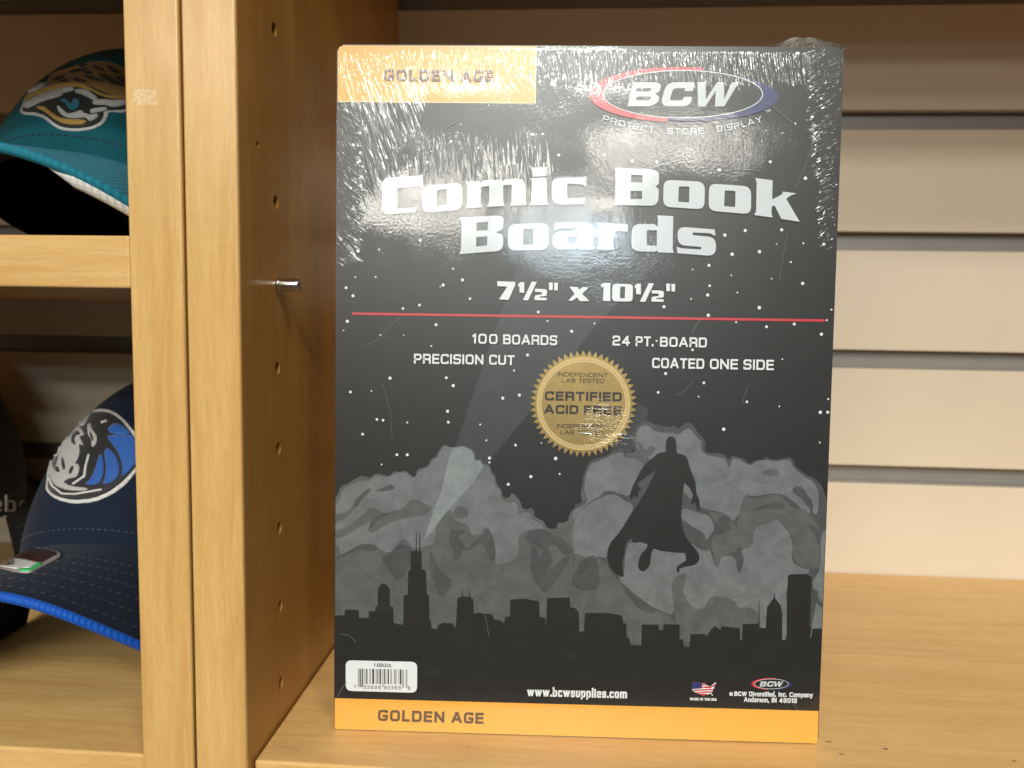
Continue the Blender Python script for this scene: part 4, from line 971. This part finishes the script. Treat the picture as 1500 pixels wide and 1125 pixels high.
    def dash(p, q, nrm, wd=0.3):
        d = (q - p).normalized(); sd = d.cross(nrm).normalized() * wd
        vs = [bm.verts.new((c + nrm * 0.18) * MM) for c in (p - sd, p + sd, q + sd, q - sd)]
        bm.faces.new(vs)
    for r in range(6):
        s = 0.30 + 0.12 * r
        for i in range(62):
            u0, u1 = -0.97 + 1.94 * i / 62, -0.97 + 1.94 * (i + 0.55) / 62
            p, q = brim_pt(u0, s), brim_pt(u1, s); e = brim_pt(u0, s + 0.05)
            n_ = (q - p).cross(e - p).normalized(); n_ = n_ if n_.z > 0 else -n_
            dash(p, q, n_, 0.22)
    for i in range(70):
        t0, t1 = -1.5 + 3.0 * i / 70, -1.5 + 3.0 * (i + .6) / 70
        p, q = crown_pt(t0, 0.10), crown_pt(t1, 0.10); e = crown_pt(t0, 0.16)
        n_ = (q - p).cross(e - p).normalized(); c0 = p - crown_pt(t0, 0.1, -5); n_ = n_ if n_.dot(c0) > 0 else -n_
        dash(p + n_ * .1, q + n_ * .1, n_, 0.22)
    finish('stitching', bm, E_seam, t)['kind'] = 'stuff'
    return t, bvh, bvb, crown_pt, brim_pt
def patch(name, parent, bvh, mat, polys, lift, ck=1, step=5.0, fl=False, label=None):
    """embroidery: an outline draped over the cloth as a raised pad"""
    org = parent.location / MM
    bm = bmesh.new()
    for i, pl in enumerate(polys):
        pts = fillet(pl) if fl else chaikin([p[:2] for p in pl], ck)
        dense = []
        for j in range(len(pts)):
            A, Bq = Vector(pts[j]), Vector(pts[(j + 1) % len(pts)]); n = max(1, int((Bq - A).length / (step * .8)))
            dense += [A.lerp(Bq, q / n) for q in range(n)]
        xs = [p.x for p in dense]; ys = [p.y for p in dense]
        inner = []
        yy = min(ys) + step * .5
        while yy < max(ys):
            xx = min(xs) + step * .5
            while xx < max(xs): inner.append(Vector((xx, yy))); xx += step
            yy += step
        nb = len(dense)
        res = geometry.delaunay_2d_cdt(dense + inner, [(j, (j + 1) % nb) for j in range(nb)], [list(range(nb))], 1, 1e-4)
        V2, F = res[0], res[2]
        P3 = []
        for v in V2:
            d_ = ray(v.x, v.y); h = bvh.ray_cast(CAM, d_)
            P3.append(None if h[0] is None else (h[0], h[1] if h[1].dot(d_) < 0 else -h[1]))
        used = {}
        def vert(ix, lf):
            if (ix, lf) not in used:
                q, n_ = P3[ix]; used[(ix, lf)] = bm.verts.new((q + n_ * lf - org) * MM)
            return used[(ix, lf)]
        lf = lift + 0.015 * i; ec = {}
        for f in F:
            if any(P3[q] is None for q in f): continue
            m_ = (V2[f[0]] + V2[f[1]] + V2[f[2]]) / 3; wn = 0
            for j in range(nb):
                y1, y2 = dense[j].y, dense[(j + 1) % nb].y
                if (y1 > m_.y) != (y2 > m_.y):
                    if m_.x < (dense[(j + 1) % nb].x - dense[j].x) * (m_.y - y1) / (y2 - y1) + dense[j].x: wn += 1 if y2 > y1 else -1
            if wn == 0: continue
            bm.faces.new([vert(q, lf) for q in f])
            for q in range(len(f)):
                e = (f[q], f[(q + 1) % len(f)]); ky = tuple(sorted(e)); ec.setdefault(ky, []).append(e)
        for ky, es in ec.items():
            if len(es) == 1:
                p, q = es[0]
                bm.faces.new((vert(p, lf), vert(q, lf), vert(q, 0.0), vert(p, 0.0)))
    return finish(name, bm, mat, parent, True, label)
def strokes_px(paths, wd):
    out = []
    for pth in paths:
        L_, R_ = thicken([Vector(p) for p in pth], False, wd)
        out.append([(q.x, q.y) for q in L_] + [(q.x, q.y) for q in reversed(R_)])
    return out

TL = math.radians(13)
teal, tb, tbb, tcp, tbp = make_cap('baseball_cap', 'teal cap with a big cat head emblem on the upper left shelf', (-112, 146, 213), math.radians(9), TL, 73, 88, 88, 0.0040, 60, (F_teal, F_teal2, F_black, F_teal2), 1.95, 0.41, 76.0, F_white, math.radians(6))
navy, nb_, nbb, ncp, nbp = make_cap('baseball_cap', 'navy cap with horse head emblem and blue brim edge on the lower left shelf', (-106, 146, 42), math.radians(4), TL, 63, 88, 91, 0.0105, 62, (F_navy, F_navy, F_black, F_royal), 1.85, 0.20, 66.0)
blk, kb, kbb, kcp, kbp = make_cap('baseball_cap', 'black cap with grey lettering, cut by the photo edge behind the navy cap', (-293, 150, 62), math.pi, math.radians(-6), 74, 88, 92, 0.0075, 60, (F_black, F_black, F_black, F_black))

# big cat emblem
ZJ = zm(0, 60, 3.88)
patch('emblem_border', teal, tb, E_white, [ZJ([(117, 398), (132, 365), (140, 335), (165, 300), (172, 285), (262, 246), (290, 203), (370, 168), (470, 133), (560, 118), (640, 128), (730, 165), (760, 300), (740, 395), (700, 412), (618, 402), (612, 442), (580, 482), (522, 506), (430, 518), (348, 508), (298, 480), (250, 440), (200, 424), (128, 420)])], 0.5)
patch('emblem_ground', teal, tb, E_black, [ZJ([(135, 395), (150, 372), (152, 335), (178, 300), (270, 258), (296, 212), (372, 176), (470, 141), (560, 126), (640, 136), (735, 172), (760, 300), (735, 385), (690, 396), (590, 400), (590, 435), (565, 470), (515, 492), (430, 503), (355, 494), (310, 468), (262, 428), (205, 410), (140, 408)])], 0.9)
patch('emblem_fur', teal, tb, E_tan, [ZJ([(285, 222), (300, 205), (372, 180), (470, 150), (570, 128), (640, 140), (735, 175), (760, 300), (720, 318), (650, 318), (590, 300), (520, 268), (470, 250), (420, 246), (350, 255), (275, 268)])], 1.2)
patch('emblem_brow', teal, tb, E_gold, [ZJ(p) for p in ([(150, 352), (165, 322), (270, 272), (350, 255), (420, 248), (475, 256), (540, 290), (600, 318), (660, 322), (740, 318), (740, 334), (640, 340), (580, 322), (500, 285), (430, 268), (350, 274), (270, 296), (180, 335)],
    [(285, 214), (340, 188), (400, 170), (465, 152), (468, 160), (400, 185), (340, 205)])], 1.45)
patch('emblem_spot', teal, tb, E_brown, [ZJ(p) for p in ([(300, 232), (340, 215), (375, 210), (370, 222), (330, 240)], [(390, 190), (450, 172), (500, 168), (495, 178), (430, 192)], [(470, 205), (540, 215), (600, 235), (590, 245), (520, 232)], [(520, 150), (570, 160), (610, 190), (580, 185), (540, 168)], [(400, 220), (450, 225), (500, 240), (495, 250), (440, 240)], [(600, 150), (650, 165), (690, 200), (640, 195)], [(560, 195), (610, 205), (680, 245), (720, 270), (650, 262), (590, 225)], [(640, 210), (700, 225), (740, 250), (700, 250)], [(340, 235), (380, 228), (400, 240), (360, 248)], [(460, 182), (510, 185), (545, 200), (500, 200)], [(430, 155), (480, 148), (510, 150), (470, 162)])], 1.55)
patch('emblem_muzzle', teal, tb, E_white, [ZJ(p) for p in ([(155, 392), (150, 372), (165, 355), (250, 312), (330, 286), (415, 272), (430, 280), (425, 292), (362, 305), (362, 318), (330, 330), (255, 350), (175, 388)], [(170, 300), (185, 278), (245, 250), (272, 250), (262, 266), (205, 295), (175, 306)],
    [(432, 296), (450, 286), (500, 290), (540, 318), (565, 340), (548, 352), (505, 330), (470, 312), (440, 306)], [(528, 358), (560, 346), (610, 345), (640, 350), (700, 345), (740, 345), (740, 362), (690, 378), (640, 385), (605, 372), (540, 372)], [(518, 402), (560, 394), (612, 386), (614, 402), (570, 412), (522, 420)],
    [(332, 385), (345, 380), (370, 405), (400, 428), (440, 415), (474, 404), (482, 420), (520, 432), (560, 425), (566, 440), (535, 458), (512, 466), (495, 442), (440, 448), (390, 446), (352, 425)])], 1.5)
patch('emblem_chin', teal, tb, E_gold, [ZJ([(216, 390), (235, 380), (265, 384), (310, 420), (345, 445), (400, 456), (470, 456), (500, 462), (488, 480), (425, 486), (355, 474), (305, 444), (262, 408)])], 1.4)
patch('emblem_eye', teal, tb, E_teal, [ZJ([(345, 348), (378, 336), (398, 352), (412, 372), (425, 338), (448, 340), (458, 358), (450, 386), (425, 402), (398, 392), (378, 362)])], 1.3)

# horse head emblem
ZH = zm(0, 540, 3.752)
patch('emblem_border', navy, nb_, E_white, [ZH([(254, 660), (262, 610), (268, 530), (282, 480), (310, 425), (352, 360), (420, 288), (490, 235), (560, 222), (620, 234), (680, 275), (740, 350), (800, 450), (790, 520), (740, 580), (690, 640), (620, 692), (520, 735), (400, 744), (318, 722), (272, 690)])], 0.5)
patch('emblem_ground', navy, nb_, E_black, [ZH([(270, 655), (276, 600), (282, 530), (296, 484), (325, 430), (365, 368), (430, 300), (495, 248), (560, 240), (612, 250), (668, 288), (725, 358), (780, 450), (770, 515), (725, 568), (675, 622), (610, 674), (515, 716), (402, 725), (325, 706), (285, 680)])], 0.9)
patch('emblem_ball', navy, nb_, E_royal, [ZH(p) for p in ([(600, 330), (640, 305), (690, 330), (725, 362), (690, 372), (630, 366), (600, 352)], [(590, 380), (630, 372), (700, 376), (735, 374), (775, 450), (760, 510), (690, 590), (672, 590), (676, 540), (660, 480), (625, 425)], [(575, 462), (600, 440), (640, 480), (660, 540), (655, 600), (610, 632), (568, 640), (585, 600), (590, 540)], [(505, 612), (530, 560), (550, 480), (568, 480), (576, 540), (572, 590), (545, 642), (470, 640)])], 1.25)
patch('emblem_horse', navy, nb_, E_silver, [ZH(p) for p in ([(278, 560), (274, 510), (290, 500), (300, 540), (312, 570), (325, 520), (340, 460), (352, 420), (390, 345), (425, 318), (440, 318), (462, 345), (470, 372), (445, 372), (452, 395), (468, 430), (440, 415), (446, 450), (440, 490), (418, 530), (440, 528), (444, 560), (428, 600), (385, 608), (352, 625), (400, 650), (490, 660), (480, 674), (380, 672), (320, 650), (290, 610)],
    [(442, 300), (470, 262), (500, 240), (492, 280), (470, 318), (448, 322)], [(488, 320), (505, 302), (512, 340), (540, 375), (535, 420), (510, 440), (512, 400), (492, 370)], [(300, 480), (345, 400), (390, 335), (395, 350), (350, 430), (318, 490)])], 1.25)
patch('emblem_mane', navy, nb_, E_black, [ZH(p) for p in ([(350, 498), (360, 490), (372, 540), (366, 568), (354, 545)], [(402, 400), (412, 360), (440, 345), (455, 372), (430, 372), (420, 395), (430, 428), (410, 420)], [(312, 540), (335, 545), (342, 575), (322, 572)], [(388, 575), (402, 545), (416, 540), (414, 560), (400, 588)], [(500, 350), (512, 360), (524, 400), (514, 408)])], 1.5)
patch('emblem_line', navy, nb_, E_white, [ZH(p) for p in strokes_px([[(276, 600), (300, 650), (350, 690), (420, 692), (560, 668)], [(410, 636), (470, 595), (478, 540), (494, 480)], [(565, 302), (588, 294)]], 9)], 1.3, 0)
# hologram sticker on the navy brim
ZS = zm(0, 700, 4.329)
patch('brim_sticker', navy, nbb, S_grey, [ZS([(-60, 520), (0, 482), (60, 448, 30), (110, 436, 30), (280, 452, 40), (372, 474, 20), (390, 492, 12), (372, 512, 20), (255, 574, 20), (195, 606, 30), (130, 604, 20), (0, 576), (-60, 560)])], 0.6, 0, 2, True)
patch('sticker_panel', navy, nbb, S_brown, [ZS([(-50, 520), (0, 496), (70, 458, 20), (115, 446, 20), (280, 462, 30), (355, 482, 14), (362, 494, 8), (262, 546), (150, 522), (0, 508)])], 0.9, 0, 2, True)
patch('sticker_field', navy, nbb, S_label, [ZS([(-50, 525), (0, 512), (150, 526), (240, 548), (190, 580), (130, 590), (0, 570), (-50, 556)])], 0.9, 0, 2, True)
patch('sticker_edge', navy, nbb, S_green, [ZS([(110, 590), (190, 584), (244, 550), (268, 550), (252, 568), (190, 600), (140, 602)])], 0.95, 0, 2, True)
patch('sticker_mark', navy, nbb, P_ink, [ZS(p) for p in ([(34, 556), (30, 542), (42, 540), (50, 556)], [(54, 555), (46, 536), (60, 533), (70, 554)], [(76, 552), (64, 530), (88, 526), (92, 550)], [(-20, 560), (0, 548), (20, 552), (20, 560)], [(22, 564), (92, 558), (92, 562), (22, 568)])], 1.2, 0, 1.5, True)
# grey lettering on the back of the black cap
stk, adv = glyphs('Reebok', 0.17, 0.17)
lw = []
for sh, closed in stk:
    s_ = 23.5
    pth = [(-58 + q[0] * s_ * 1.05, 749 - q[1] * s_ + 0.02 * q[0] * s_) for q in sh]
    if closed: pth = pth + [pth[0]]
    lw.append(pth)
patch('cap_lettering', blk, kb, E_silver, [q for q in strokes_px(lw, 2.6)], 0.6, 0, 2.0)
bm = bmesh.new(); hit = kb.ray_cast(CAM, ray(10, 780)); hc = (hit[0] if hit[0] else Vector((-215, 90, 62))) - Vector((0, 4, 0)) - Vector(blk.location) / MM
tube_bm(bm, [hc + Vector((5.2 * math.cos(q), -1, 4.2 * math.sin(q))) for q in [math.pi * (0.95 + 1.1 * i / 16) for i in range(17)]], 1.0, 8)
finish('strap_buckle', bm, plain('grey_buckle', (0.12, 0.115, 0.11), 0.35), blk, True)
